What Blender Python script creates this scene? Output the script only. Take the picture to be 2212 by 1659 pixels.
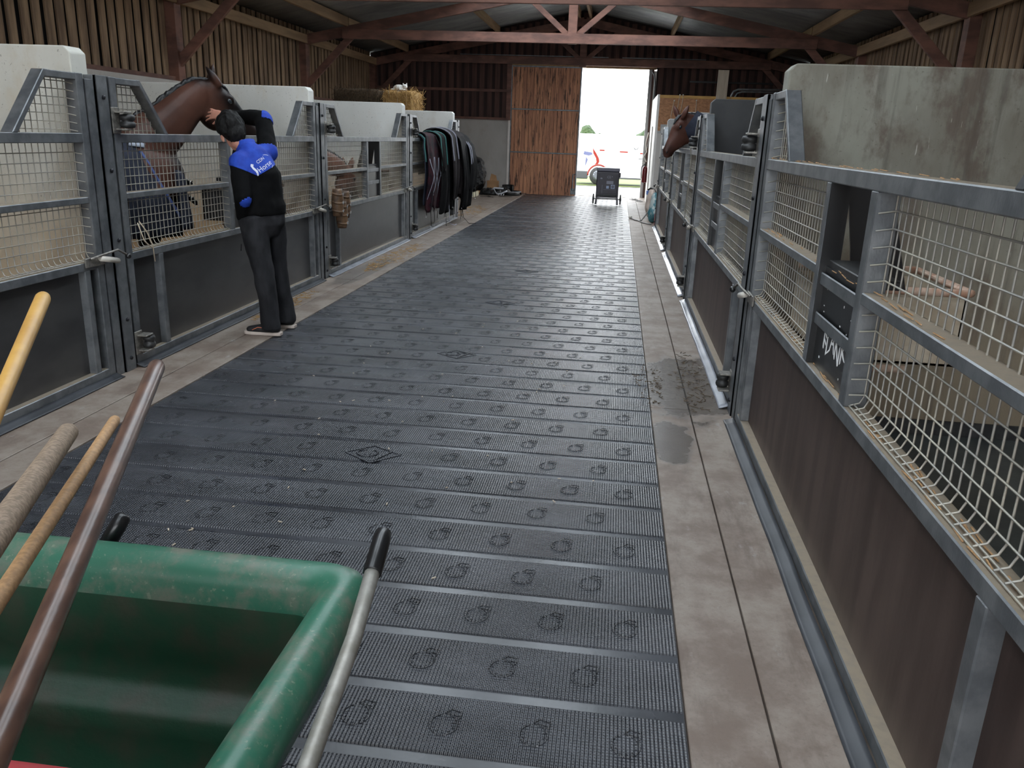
import bpy, bmesh, math, random
from mathutils import Vector, Matrix, noise
from mathutils.bvhtree import BVHTree
R = random.Random(7)
PI = math.pi
V = Vector
for o in list(bpy.data.objects):
    bpy.data.objects.remove(o)
scn = bpy.context.scene
COL = scn.collection

# ------------------------------------------------------------------ camera
F_PX, PITCH, YAW, ROLL, CAM_Z = 1745.58, 0.2969, 0.1169, 0.0358, 1.65
fw = V((-math.sin(YAW)*math.cos(PITCH), math.cos(YAW)*math.cos(PITCH), -math.sin(PITCH)))
r0 = V((math.cos(YAW), math.sin(YAW), 0))
u0 = r0.cross(fw)
rt = math.cos(ROLL)*r0 + math.sin(ROLL)*u0
up = -math.sin(ROLL)*r0 + math.cos(ROLL)*u0
cam = bpy.data.objects.new('camera', bpy.data.cameras.new('camera'))
COL.objects.link(cam)
mw = Matrix((rt, up, -fw)).transposed().to_4x4()
mw.translation = V((0, 0, CAM_Z))
cam.matrix_world = mw
cam.data.sensor_fit = 'HORIZONTAL'
cam.data.sensor_width = 36.0
cam.data.lens = 36.0*F_PX/2212.0
cam.data.clip_start = 0.05
cam.data.clip_end = 500
scn.camera = cam

# ------------------------------------------------------------------ overcast sky, daylight openings, exposure
SKY = 1.0
EXPOSURE = 3.15
w = bpy.data.worlds.new('overcast_sky')
scn.world = w
w.use_nodes = True
bg = w.node_tree.nodes['Background']
bg.inputs[0].default_value = (0.93, 0.97, 1.0, 1)
bg.inputs[1].default_value = SKY
scn.view_settings.view_transform = 'Standard'
scn.view_settings.look = 'None'
scn.view_settings.gamma = 1.0
scn.view_settings.use_curve_mapping = False
scn.view_settings.exposure = EXPOSURE


def portal(name, loc, direction, sx, sy):
    l = bpy.data.lights.new(name, 'AREA')
    l.shape = 'RECTANGLE'
    l.size, l.size_y = sx, sy
    l.cycles.is_portal = True
    o = bpy.data.objects.new(name, l)
    o.location = loc
    o.rotation_euler = V(direction).to_track_quat('-Z', 'Y').to_euler()
    COL.objects.link(o)


FRONT_Y = -5.0
BACK_Y = 25.6
RIDGE_X = -1.233
SLOPE = 0.1976
WL, WR = -7.6, 5.14


def roof_z(x):
    return 5.01 - SLOPE*abs(x - RIDGE_X)


portal('front_daylight', (-1.2, FRONT_Y, 1.85), (0, 1, 0), 4.8, 3.7)
portal('door_daylight', (-0.25, BACK_Y + 0.15, 1.83), (0, -1, 0), 1.95, 3.66)

# ------------------------------------------------------------------ materials


def nt_new(name):
    m = bpy.data.materials.new(name)
    m.use_nodes = True
    nt = m.node_tree
    b = nt.nodes['Principled BSDF']
    return m, nt, b


def nd(nt, typ, **kw):
    n = nt.nodes.new(typ)
    for k, v in kw.items():
        setattr(n, k, v)
    return n


def mathn(nt, op, a, b=None, clamp=False):
    n = nt.nodes.new('ShaderNodeMath')
    n.operation = op
    n.use_clamp = clamp
    for i, x in enumerate((a, b)):
        if x is None:
            continue
        if isinstance(x, (int, float)):
            n.inputs[i].default_value = x
        else:
            nt.links.new(x, n.inputs[i])
    return n.outputs[0]


def mixc(nt, fac, a, b):
    n = nt.nodes.new('ShaderNodeMix')
    n.data_type = 'RGBA'
    if isinstance(fac, (int, float)):
        n.inputs[0].default_value = fac
    else:
        nt.links.new(fac, n.inputs[0])
    for i, x in ((6, a), (7, b)):
        if isinstance(x, (tuple, list)):
            n.inputs[i].default_value = (x[0], x[1], x[2], 1)
        else:
            nt.links.new(x, n.inputs[i])
    return n.outputs[2]


def noisen(nt, vec, scale, detail=4, rough=0.55):
    n = nt.nodes.new('ShaderNodeTexNoise')
    n.inputs['Scale'].default_value = scale
    n.inputs['Detail'].default_value = detail
    n.inputs['Roughness'].default_value = rough
    nt.links.new(vec, n.inputs['Vector'])
    return n.outputs['Fac']


def stretch(nt, vec, s):
    n = nt.nodes.new('ShaderNodeMapping')
    n.inputs['Scale'].default_value = s
    nt.links.new(vec, n.inputs['Vector'])
    return n.outputs[0]


def ramp(nt, fac, p0, p1):
    n = nt.nodes.new('ShaderNodeMapRange')
    n.inputs[1].default_value = p0
    n.inputs[2].default_value = p1
    n.interpolation_type = 'SMOOTHSTEP'
    nt.links.new(fac, n.inputs[0])
    return n.outputs[0]


def pos(nt):
    return nt.nodes.new('ShaderNodeNewGeometry').outputs['Position']


def bump(nt, b, h, strength=0.3, dist=0.01):
    n = nt.nodes.new('ShaderNodeBump')
    n.inputs['Strength'].default_value = strength
    n.inputs['Distance'].default_value = dist
    nt.links.new(h, n.inputs['Height'])
    nt.links.new(n.outputs[0], b.inputs['Normal'])
    return n


def M(name, c1, c2=None, scale=(6, 6, 6), lo=0.35, hi=0.65, rough=0.6, metal=0.0, bstr=0.0, bscale=(60, 60, 60),
      dust=None, spec=0.5, bdist=0.006, coat=0.0):
    m, nt, b = nt_new(name)
    b.inputs['Roughness'].default_value = rough
    b.inputs['Metallic'].default_value = metal
    b.inputs['Specular IOR Level'].default_value = spec
    b.inputs['Coat Weight'].default_value = coat
    b.inputs['Base Color'].default_value = (*c1, 1)
    p = pos(nt)
    col = None
    if c2 is not None:
        f = ramp(nt, noisen(nt, stretch(nt, p, scale), 1.0, 5), lo, hi)
        col = mixc(nt, f, c1, c2)
    if dust is not None:
        g = nt.nodes.new('ShaderNodeNewGeometry')
        s = nt.nodes.new('ShaderNodeSeparateXYZ')
        nt.links.new(g.outputs['True Normal'], s.inputs[0])
        f = ramp(nt, s.outputs[2], 0.75, 0.95)
        f = mathn(nt, 'MULTIPLY', f, mathn(nt, 'MULTIPLY_ADD', noisen(nt, p, 25.0), 0.9))
        col = mixc(nt, f, col if col is not None else c1, dust)
    if col is not None:
        nt.links.new(col, b.inputs['Base Color'])
    if bstr:
        bump(nt, b, noisen(nt, stretch(nt, p, bscale), 1.0, 4), bstr, bdist)
    return m


MAT = {}
MAT['galv'] = M('galvanised_steel', (0.120, 0.128, 0.137), (0.20, 0.208, 0.218), (9, 9, 9), rough=0.42, metal=0.55,
                bstr=0.12, bscale=(120, 120, 60), dust=(0.40, 0.33, 0.25))
MAT['wire'] = M('galvanised_wire', (0.40, 0.37, 0.31), (0.30, 0.29, 0.27), (5, 5, 5), rough=0.5, metal=0.35)
MAT['film_dark'] = M('dark_film_plywood', (0.028, 0.027, 0.028), (0.048, 0.046, 0.046), (2, 2, 5), rough=0.34, bstr=0.02)
MAT['film_brown'] = M('brown_film_plywood', (0.040, 0.025, 0.021), (0.068, 0.045, 0.038), (9, 9, 1.2), rough=0.5, spec=0.3, bstr=0.05)
MAT['rubber'] = M('black_rubber', (0.012, 0.012, 0.013), (0.03, 0.03, 0.03), (30, 30, 30), rough=0.5)
MAT['black_plastic'] = M('black_plastic', (0.010, 0.010, 0.011), rough=0.3)
MAT['bolt'] = M('dark_bolt', (0.03, 0.03, 0.035), rough=0.4, metal=0.6)
MAT['steel_dark'] = M('worn_steel', (0.16, 0.15, 0.14), (0.30, 0.28, 0.25), (40, 40, 40), rough=0.45, metal=0.6)
MAT['white_nylon'] = M('white_nylon', (0.62, 0.58, 0.52), rough=0.4)
MAT['slat'] = M('weathered_slat', (0.34, 0.225, 0.135), (0.16, 0.10, 0.06), (7, 7, 0.9), rough=0.8, bstr=0.25, bscale=(60, 60, 5))
MAT['net'] = M('dark_wind_net', (0.012, 0.010, 0.009), rough=0.9)
MAT['clad'] = M('red_brown_cladding', (0.115, 0.054, 0.043), (0.062, 0.030, 0.025), (8, 8, 0.8), rough=0.75, bstr=0.2, bscale=(50, 50, 4))
MAT['clad_lo'] = M('dark_red_cladding', (0.030, 0.015, 0.013), (0.042, 0.022, 0.018), (8, 8, 0.8), rough=0.8)
MAT['beam'] = M('red_brown_beam', (0.225, 0.102, 0.072), (0.12, 0.056, 0.042), (2.2, 2.2, 6), rough=0.62, bstr=0.15, bscale=(14, 14, 50))
MAT['purlin'] = M('pale_timber', (0.36, 0.23, 0.125), (0.26, 0.165, 0.09), (10, 1, 10), rough=0.7, bstr=0.12, bscale=(60, 5, 60))
MAT['roof'] = M('grey_roof_sheet', (0.34, 0.345, 0.34), (0.25, 0.255, 0.26), (1.5, 3, 2), rough=0.5, metal=0.2)
MAT['yellow_timber'] = M('yellow_timber', (0.56, 0.32, 0.09), (0.44, 0.24, 0.07), (4, 20, 20), rough=0.6)
MAT['osb'] = M('strand_board', (0.46, 0.22, 0.10), (0.30, 0.135, 0.06), (14, 14, 22), rough=0.65, bstr=0.2, bscale=(25, 25, 40))
MAT['white_board'] = M('white_board', (0.78, 0.74, 0.70), (0.70, 0.66, 0.61), (3, 3, 3), rough=0.5)
MAT['plank_pale'] = M('pale_plank', (0.50, 0.42, 0.33), (0.42, 0.34, 0.26), (20, 20, 2), rough=0.7)
MAT['straw'] = M('straw', (0.46, 0.28, 0.10), (0.29, 0.16, 0.05), (30, 30, 30), rough=0.8)
MAT['straw_old'] = M('old_straw', (0.10, 0.065, 0.035), (0.05, 0.032, 0.018), (25, 25, 25), rough=0.9)
MAT['bedding'] = M('straw_bedding', (0.62, 0.40, 0.19), (0.42, 0.26, 0.12), (9, 9, 9), rough=0.9, bstr=0.6, bscale=(60, 60, 60), bdist=0.02)
MAT['stall_rubber'] = M('dark_stall_mat', (0.035, 0.042, 0.042), (0.060, 0.066, 0.064), (6, 6, 6), rough=0.45, bstr=0.15)
MAT['green_tub'] = None
MAT['handle_yellow'] = M('yellow_wood', (0.58, 0.33, 0.085), (0.45, 0.24, 0.06), (8, 8, 8), rough=0.4, bstr=0.05)
MAT['handle_grey'] = M('weathered_grey_wood', (0.30, 0.215, 0.15), (0.17, 0.12, 0.08), (130, 130, 130), rough=0.7, bstr=0.3, bscale=(200, 200, 200), bdist=0.003)
MAT['handle_tan'] = M('tan_wood', (0.45, 0.26, 0.12), (0.32, 0.18, 0.085), (110, 110, 110), rough=0.6, bstr=0.2, bscale=(200, 60, 200), bdist=0.003)
MAT['handle_dark'] = M('dark_varnished_wood', (0.125, 0.066, 0.046), (0.075, 0.04, 0.03), (30, 12, 30), rough=0.28, bstr=0.08, bscale=(120, 40, 120), bdist=0.003)
MAT['red_plastic'] = M('red_plastic', (0.50, 0.06, 0.07), (0.42, 0.05, 0.06), (8, 8, 8), rough=0.4)
MAT['dull_steel'] = M('dull_steel_tube', (0.36, 0.34, 0.31), (0.26, 0.245, 0.215), (25, 25, 25), rough=0.5, metal=0.4, bstr=0.1)
MAT['rusty_pipe'] = M('rusty_pipe', (0.38, 0.21, 0.14), (0.50, 0.37, 0.29), (18, 18, 18), rough=0.6)
MAT['trough'] = M('dusty_trough_sheet', (0.42, 0.36, 0.28), (0.30, 0.24, 0.17), (4, 4, 8), rough=0.7)
MAT['chalk'] = M('white_chalk', (0.8, 0.8, 0.8), rough=0.9)
MAT['skin'] = M('skin', (0.60, 0.29, 0.21), (0.54, 0.25, 0.18), (12, 12, 12), rough=0.5)
MAT['hair'] = M('dark_hair', (0.004, 0.0036, 0.0036), (0.011, 0.0105, 0.0105), (45, 45, 20), rough=0.6, spec=0.2, bstr=0.6, bscale=(150, 150, 60), bdist=0.01)
MAT['jacket'] = M('black_fleece', (0.0022, 0.0022, 0.0026), (0.004, 0.004, 0.0044), (20, 20, 20), rough=0.9, spec=0.15, bstr=0.15, bscale=(30, 30, 30), bdist=0.01)
MAT['blue'] = M('royal_blue_fleece', (0.006, 0.034, 0.32), (0.010, 0.055, 0.42), (14, 14, 14), rough=0.8, bstr=0.35, bscale=(22, 22, 22), bdist=0.015)
MAT['logo'] = M('pale_print', (0.62, 0.64, 0.75), rough=0.7)
MAT['trousers'] = M('charcoal_work_trousers', (0.012, 0.012, 0.014), (0.024, 0.024, 0.027), (8, 8, 5), rough=0.85, spec=0.2, bstr=0.3, bscale=(18, 18, 10), bdist=0.02)
MAT['shoe'] = M('black_trainer', (0.010, 0.010, 0.012), rough=0.6)
MAT['sole'] = M('pale_sole', (0.50, 0.42, 0.37), rough=0.6)
MAT['orange_trim'] = M('orange_trim', (0.55, 0.16, 0.08), rough=0.6)
MAT['mane'] = M('black_mane', (0.005, 0.005, 0.006), (0.018, 0.018, 0.021), (40, 40, 15), rough=0.45, bstr=0.4, bscale=(90, 90, 40))
MAT['rug_navy'] = M('navy_stable_rug', (0.014, 0.017, 0.029), (0.028, 0.032, 0.050), (7, 7, 7), rough=0.8, spec=0.25, bstr=0.3, bscale=(14, 14, 9), bdist=0.02)
MAT['rug_blue_trim'] = M('blue_rug_binding', (0.07, 0.11, 0.30), rough=0.6)
MAT['rug_pale'] = M('pale_grey_fleece_lining', (0.42, 0.45, 0.52), (0.34, 0.37, 0.44), (12, 12, 12), rough=0.9)
MAT['metal'] = M('shiny_buckle', (0.6, 0.6, 0.62), rough=0.25, metal=0.9)
MAT['rug_black'] = M('black_rug', (0.0028, 0.0026, 0.003), (0.007, 0.0065, 0.007), (6, 6, 6), rough=0.8, spec=0.2, bstr=0.4, bscale=(12, 12, 7), bdist=0.03)
MAT['rug_grey'] = M('grey_brown_rug', (0.008, 0.006, 0.0065), (0.024, 0.019, 0.020), (7, 7, 4), rough=0.8, spec=0.2, bstr=0.4, bscale=(12, 12, 7), bdist=0.03)
MAT['rug_maroon'] = M('maroon_navy_rug', (0.006, 0.004, 0.007), (0.040, 0.008, 0.014), (7, 7, 7), rough=0.8, spec=0.2, bstr=0.4, bscale=(14, 14, 8), bdist=0.03)
MAT['teal'] = M('teal_binding', (0.05, 0.17, 0.16), rough=0.6)
MAT['check_line'] = M('pale_check_band', (0.30, 0.30, 0.36), rough=0.7)
MAT['leather'] = M('worn_brown_leather', (0.17, 0.095, 0.05), (0.06, 0.034, 0.02), (14, 14, 14), rough=0.5, bstr=0.3, bscale=(50, 50, 50))
MAT['bin_bag'] = M('black_bin_bag', (0.012, 0.013, 0.015), rough=0.22, bstr=0.9, bscale=(16, 16, 16), bdist=0.05)
MAT['card'] = M('cardboard', (0.50, 0.28, 0.14), (0.42, 0.23, 0.11), (6, 6, 6), rough=0.8)
MAT['white_strap'] = M('white_webbing', (0.62, 0.63, 0.68), rough=0.6)
MAT['cream_wood'] = M('cream_wood', (0.62, 0.58, 0.42), (0.55, 0.50, 0.36), (20, 20, 20), rough=0.7)
MAT['unit'] = M('dark_unit_casing', (0.040, 0.034, 0.044), (0.050, 0.044, 0.054), (4, 4, 4), rough=0.45)
MAT['unit_top'] = M('grey_unit_lid', (0.105, 0.10, 0.135), rough=0.35)
MAT['label_grey'] = M('grey_label', (0.22, 0.22, 0.26), rough=0.5)
MAT['label_blue'] = M('pale_blue_label', (0.30, 0.36, 0.50), rough=0.5)
MAT['ext_red'] = M('fire_red', (0.14, 0.010, 0.015), rough=0.3)
MAT['bag_beige'] = M('beige_sack', (0.46, 0.37, 0.32), (0.40, 0.32, 0.27), (8, 8, 8), rough=0.7, bstr=0.3, bscale=(12, 12, 12), bdist=0.03)
MAT['bag_teal'] = M('teal_printed_sack', (0.05, 0.16, 0.19), (0.30, 0.34, 0.33), (9, 9, 5), lo=0.5, hi=0.56, rough=0.5, bstr=0.3, bscale=(12, 12, 12), bdist=0.03)
MAT['blue_print'] = M('blue_carton', (0.08, 0.16, 0.42), rough=0.5)
MAT['cord'] = M('grey_cable', (0.16, 0.155, 0.15), rough=0.5)
MAT['twine'] = M('pale_twine', (0.55, 0.45, 0.34), rough=0.8)
MAT['cat'] = M('white_fur', (0.75, 0.72, 0.68), rough=0.9, bstr=0.4, bscale=(60, 60, 60))
MAT['grass'] = M('grass', (0.055, 0.095, 0.006), (0.095, 0.125, 0.010), (3, 3, 3), rough=0.9)
MAT['yard'] = M('pale_yard_concrete', (0.50, 0.50, 0.49), (0.42, 0.42, 0.41), (1.2, 1.2, 1.2), rough=0.7)
MAT['kerb'] = M('dark_kerb', (0.06, 0.055, 0.05), rough=0.8)
MAT['van_white'] = M('white_paint', (0.80, 0.80, 0.80), rough=0.25, coat=0.3)
MAT['van_red'] = M('red_vinyl', (0.20, 0.014, 0.006), rough=0.35)
MAT['van_lilac'] = M('lilac_vinyl', (0.10, 0.11, 0.20), rough=0.35)
MAT['van_grey'] = M('grey_bumper', (0.055, 0.057, 0.06), rough=0.5)
MAT['tyre'] = M('tyre', (0.022, 0.022, 0.023), rough=0.7)
MAT['hub'] = M('silver_hubcap', (0.14, 0.15, 0.17), rough=0.3, metal=0.5)
MAT['glass_dark'] = M('dark_glass', (0.02, 0.025, 0.03), rough=0.08)
MAT['leaf'] = M('hedge_leaf', (0.014, 0.034, 0.008), (0.032, 0.058, 0.014), (2, 2, 2), rough=0.8, bstr=1.0, bscale=(6, 6, 6), bdist=0.3)
MAT['house_wall'] = M('white_render', (0.70, 0.70, 0.69), rough=0.8)
MAT['slate'] = M('grey_slate', (0.07, 0.09, 0.12), (0.085, 0.105, 0.135), (4, 4, 4), rough=0.5)
MAT['hose'] = M('black_girth_webbing', (0.014, 0.014, 0.014), rough=0.5)
MAT['hose_edge'] = M('grey_webbing_edge', (0.30, 0.30, 0.31), rough=0.5)
MAT['pvc_sheen'] = M('door_sheen_lip', (0.26, 0.275, 0.31), (0.20, 0.21, 0.24), (4, 3, 4), rough=0.22)  # same lip, lightened so its colour carries the doorway's reflection
MAT['pvc'] = M('grey_rubber_lip', (0.030, 0.032, 0.037), (0.050, 0.053, 0.060), (4, 3, 4), rough=0.42, spec=0.3)


def concrete(name, c1, c2, c3, streak=(0.9, 0.9, 0.5), fine=0.12, rough=0.75, lo3=0.52, hi3=0.74, drips=0.0, foot=None):
    m, nt, b = nt_new(name)
    p = pos(nt)
    f1 = ramp(nt, noisen(nt, stretch(nt, p, streak), 1.6, 6, 0.6), 0.40, 0.66)
    c = mixc(nt, f1, c1, c2)
    f2 = ramp(nt, noisen(nt, stretch(nt, p, (2.3, 2.3, 1.3)), 1.9, 6, 0.65), lo3, hi3)
    c = mixc(nt, f2, c, c3)
    sp = ramp(nt, noisen(nt, p, 55.0, 3), 0.66, 0.72)
    c = mixc(nt, mathn(nt, 'MULTIPLY', sp, 0.55), c, (0.10, 0.085, 0.065))
    if foot:
        s = nt.nodes.new('ShaderNodeSeparateXYZ')
        nt.links.new(p, s.inputs[0])
        g = mathn(nt, 'SUBTRACT', 1.0, ramp(nt, mathn(nt, 'ADD', s.outputs[2], mathn(nt, 'MULTIPLY', noisen(nt, p, 2.5, 5), 0.7)), 0.75, 1.85))
        c = mixc(nt, mathn(nt, 'MULTIPLY', g, 0.85), c, foot)
    if drips:
        d = ramp(nt, noisen(nt, stretch(nt, p, (16, 16, 1.1)), 1.0, 5, 0.6), 0.52, 0.70)
        c = mixc(nt, mathn(nt, 'MULTIPLY', d, drips), c, tuple(x*0.55 for x in c3))
        wdr = ramp(nt, noisen(nt, stretch(nt, p, (55, 55, 7)), 1.0, 3), 0.72, 0.76)
        c = mixc(nt, mathn(nt, 'MULTIPLY', wdr, 0.5), c, (0.62, 0.60, 0.54))
    nt.links.new(c, b.inputs['Base Color'])
    b.inputs['Roughness'].default_value = rough
    bump(nt, b, noisen(nt, p, 40.0, 5, 0.7), fine, 0.01)
    return m


MAT['conc_left'] = concrete('pale_concrete', (0.55, 0.54, 0.49), (0.48, 0.47, 0.42), (0.50, 0.46, 0.38), foot=(0.50, 0.38, 0.24))
MAT['conc_left2'] = concrete('brightened_concrete', (0.68, 0.67, 0.63), (0.61, 0.60, 0.555), (0.62, 0.58, 0.50), foot=(0.62, 0.42, 0.23))  # colour raised to make up for weaker light on this partition
MAT['conc_left3'] = concrete('palest_brightened_concrete', (0.78, 0.78, 0.75), (0.72, 0.715, 0.68), (0.70, 0.67, 0.62), foot=(0.66, 0.47, 0.29))  # partly whiter concrete, partly brightened to make up for missing light
MAT['conc_right'] = concrete('stained_concrete', (0.25, 0.247, 0.207), (0.18, 0.168, 0.135), (0.125, 0.10, 0.078), streak=(1.6, 1.6, 0.8), lo3=0.46, hi3=0.64, drips=0.5, foot=(0.19, 0.145, 0.095))
MAT['conc_back'] = concrete('grey_concrete', (0.54, 0.505, 0.47), (0.46, 0.43, 0.395), (0.48, 0.435, 0.39))
MAT['conc_black'] = M('black_rubber_facing', (0.030, 0.031, 0.034), (0.045, 0.046, 0.048), (3, 3, 3), rough=0.6, bstr=0.1)
MAT['conc_grey'] = concrete('light_grey_panel', (0.40, 0.40, 0.40), (0.34, 0.34, 0.335), (0.30, 0.29, 0.28))


def floor_mat():
    m, nt, b = nt_new('brown_floor_concrete')
    p = pos(nt)
    c = mixc(nt, ramp(nt, noisen(nt, p, 3.2, 8, 0.7), 0.36, 0.64), (0.165, 0.122, 0.097), (0.27, 0.225, 0.19))
    c = mixc(nt, mathn(nt, 'MULTIPLY', ramp(nt, noisen(nt, stretch(nt, p, (5, 1.3, 1)), 1.0, 6, 0.7), 0.50, 0.70), 0.75), c, (0.12, 0.085, 0.066))
    c = mixc(nt, mathn(nt, 'MULTIPLY', ramp(nt, noisen(nt, stretch(nt, p, (6, 3, 1)), 1.3, 5, 0.7), 0.60, 0.76), 0.6), c, (0.42, 0.405, 0.385))
    c = mixc(nt, mathn(nt, 'MULTIPLY', ramp(nt, noisen(nt, p, 70.0, 3), 0.55, 0.75), 0.35), c, (0.10, 0.08, 0.065))
    s = nt.nodes.new('ShaderNodeSeparateXYZ')
    nt.links.new(p, s.inputs[0])
    n1 = noisen(nt, p, 4.5, 5, 0.6)

    def blob(cx, cy, rx, ry, soft=0.25):
        dx = mathn(nt, 'DIVIDE', mathn(nt, 'SUBTRACT', s.outputs[0], cx), rx)
        dy = mathn(nt, 'DIVIDE', mathn(nt, 'SUBTRACT', s.outputs[1], cy), ry)
        d = mathn(nt, 'ADD', mathn(nt, 'MULTIPLY', dx, dx), mathn(nt, 'MULTIPLY', dy, dy))
        d = mathn(nt, 'ADD', d, mathn(nt, 'MULTIPLY', mathn(nt, 'SUBTRACT', n1, 0.5), 3.0))
        return mathn(nt, 'SUBTRACT', 1.0, ramp(nt, d, 1.0 - soft, 1.0 + soft))
    wet = blob(0.58, 5.65, 0.42, 0.75)
    wet = mathn(nt, 'MAXIMUM', wet, blob(0.42, 4.45, 0.13, 0.34))
    wet = mathn(nt, 'MAXIMUM', wet, mathn(nt, 'MULTIPLY', blob(-3.02, 9.7, 0.18, 1.1), 0.8))
    c = mixc(nt, mathn(nt, 'MULTIPLY', wet, 0.75), c, (0.085, 0.075, 0.066))
    nt.links.new(c, b.inputs['Base Color'])
    rr = mathn(nt, 'SUBTRACT', 0.55, mathn(nt, 'MULTIPLY', wet, 0.33))
    nt.links.new(rr, b.inputs['Roughness'])
    bump(nt, b, noisen(nt, p, 60.0, 5, 0.7), 0.12, 0.006)
    return m


MAT['floor'] = floor_mat()


def rubber_mat(name, studs, k=1.0):
    m, nt, b = nt_new(name)
    p = pos(nt)
    c = mixc(nt, ramp(nt, noisen(nt, stretch(nt, p, (1.2, 2.5, 1)), 1.3, 6, 0.65), 0.38, 0.68), tuple(k*q for q in (0.027, 0.0285, 0.034)), tuple(k*q for q in (0.056, 0.058, 0.067)))
    c = mixc(nt, mathn(nt, 'MULTIPLY', ramp(nt, noisen(nt, stretch(nt, p, (4, 9, 1)), 1.5, 6, 0.75), 0.62, 0.80), 0.45), c, (0.15, 0.148, 0.15))
    nt.links.new(c, b.inputs['Base Color'])
    b.inputs['Roughness'].default_value = 0.42
    rr = mathn(nt, 'MULTIPLY_ADD', noisen(nt, stretch(nt, p, (1, 2, 1)), 1.4, 4), 0.22)
    nt.nodes[-1].inputs[2].default_value = 0.16
    nt.links.new(rr, b.inputs['Roughness'])
    if studs:
        s = nt.nodes.new('ShaderNodeSeparateXYZ')
        nt.links.new(p, s.inputs[0])
        kf = 2*PI/0.0165
        a = mathn(nt, 'SINE', mathn(nt, 'MULTIPLY', mathn(nt, 'ADD', s.outputs[0], s.outputs[1]), kf/1.414))
        d = mathn(nt, 'SINE', mathn(nt, 'MULTIPLY', mathn(nt, 'SUBTRACT', s.outputs[0], s.outputs[1]), kf/1.414))
        h = mathn(nt, 'MULTIPLY', a, d)
        h = mathn(nt, 'MULTIPLY', mathn(nt, 'ADD', h, 1.0), 0.5)
        bump(nt, b, h, 0.8, 0.0035)
    else:
        bump(nt, b, noisen(nt, p, 30.0, 4), 0.1, 0.004)
    return m


MAT['mat_stud'] = rubber_mat('studded_rubber', True)
MAT['mat_smooth'] = rubber_mat('smooth_rubber', False)
MAT['mat_mark'] = rubber_mat('moulded_mark_rubber', True, 0.62)


def tub_mat():
    m, nt, b = nt_new('green_polythene')
    p = pos(nt)
    c = mixc(nt, ramp(nt, noisen(nt, p, 9.0, 6, 0.7), 0.42, 0.70), (0.030, 0.135, 0.085), (0.150, 0.160, 0.125))
    c = mixc(nt, mathn(nt, 'MULTIPLY', ramp(nt, noisen(nt, p, 90.0, 3), 0.62, 0.70), 0.4), c, (0.28, 0.30, 0.22))
    nt.links.new(c, b.inputs['Base Color'])
    b.inputs['Roughness'].default_value = 0.36
    bump(nt, b, noisen(nt, p, 45.0, 4), 0.12, 0.004)
    return m


MAT['green_tub'] = tub_mat()
MAT['tub_inside'] = M('soiled_shaded_green_polythene', (0.012, 0.050, 0.026), (0.045, 0.048, 0.032), (7, 7, 7), lo=0.42, hi=0.7, rough=0.45, bstr=0.15)  # soiling plus the tub's inner shade, both darkened into the colour


def door_mat():
    m, nt, b = nt_new('stained_door_boards')
    p = pos(nt)
    c = mixc(nt, ramp(nt, noisen(nt, stretch(nt, p, (14, 14, 0.7)), 1.0, 5), 0.35, 0.65), (0.66, 0.31, 0.165), (0.42, 0.18, 0.10))
    f = ramp(nt, noisen(nt, stretch(nt, p, (22, 22, 1.6)), 1.0, 6, 0.7), 0.53, 0.60)
    c = mixc(nt, mathn(nt, 'MULTIPLY', f, 0.9), c, (0.05, 0.024, 0.016))
    nt.links.new(c, b.inputs['Base Color'])
    b.inputs['Roughness'].default_value = 0.6
    return m


MAT['door'] = door_mat()


def horse_mat(name, axis_o, bay, dark, hock_z, head_pt=None, head_r=0.3):
    """bay coat with black lower legs; the face and front darker where the animal is darker"""
    m, nt, b = nt_new(name)
    p = pos(nt)
    s = nt.nodes.new('ShaderNodeSeparateXYZ')
    nt.links.new(p, s.inputs[0])
    c = mixc(nt, ramp(nt, noisen(nt, p, 3.5, 4), 0.3, 0.7), bay, tuple(x*0.7 for x in bay))
    f = mathn(nt, 'SUBTRACT', 1.0, ramp(nt, mathn(nt, 'ADD', s.outputs[2], mathn(nt, 'MULTIPLY', noisen(nt, p, 5.0), 0.2)), hock_z - 0.12, hock_z + 0.22))
    c = mixc(nt, f, c, dark)
    if head_pt is not None:
        for hp, hr in head_pt:
            n = nt.nodes.new('ShaderNodeVectorMath')
            n.operation = 'DISTANCE'
            nt.links.new(p, n.inputs[0])
            n.inputs[1].default_value = hp
            g = mathn(nt, 'SUBTRACT', 1.0, ramp(nt, mathn(nt, 'ADD', n.outputs['Value'], mathn(nt, 'MULTIPLY', noisen(nt, p, 9.0), 0.08)), hr*0.75, hr*1.35))
            c = mixc(nt, mathn(nt, 'MULTIPLY', g, 0.9), c, dark)
    nt.links.new(c, b.inputs['Base Color'])
    b.inputs['Roughness'].default_value = 0.42
    b.inputs['Specular IOR Level'].default_value = 0.22
    bump(nt, b, noisen(nt, p, 14.0, 3), 0.15, 0.02)
    return m


def polycarb():
    m, nt, b = nt_new('added_translucent_sheet')
    nt.nodes.remove(b)
    out = nt.nodes['Material Output']
    t = nt.nodes.new('ShaderNodeBsdfTransparent')
    t.inputs[0].default_value = (0.8, 0.83, 0.85, 1)
    d = nt.nodes.new('ShaderNodeBsdfTranslucent')
    d.inputs[0].default_value = (0.8, 0.82, 0.84, 1)
    mx = nt.nodes.new('ShaderNodeMixShader')
    mx.inputs[0].default_value = 0.25
    nt.links.new(t.outputs[0], mx.inputs[1])
    nt.links.new(d.outputs[0], mx.inputs[2])
    nt.links.new(mx.outputs[0], out.inputs[0])
    return m


MAT['polycarb'] = polycarb()

# ------------------------------------------------------------------ mesh helpers


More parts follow.
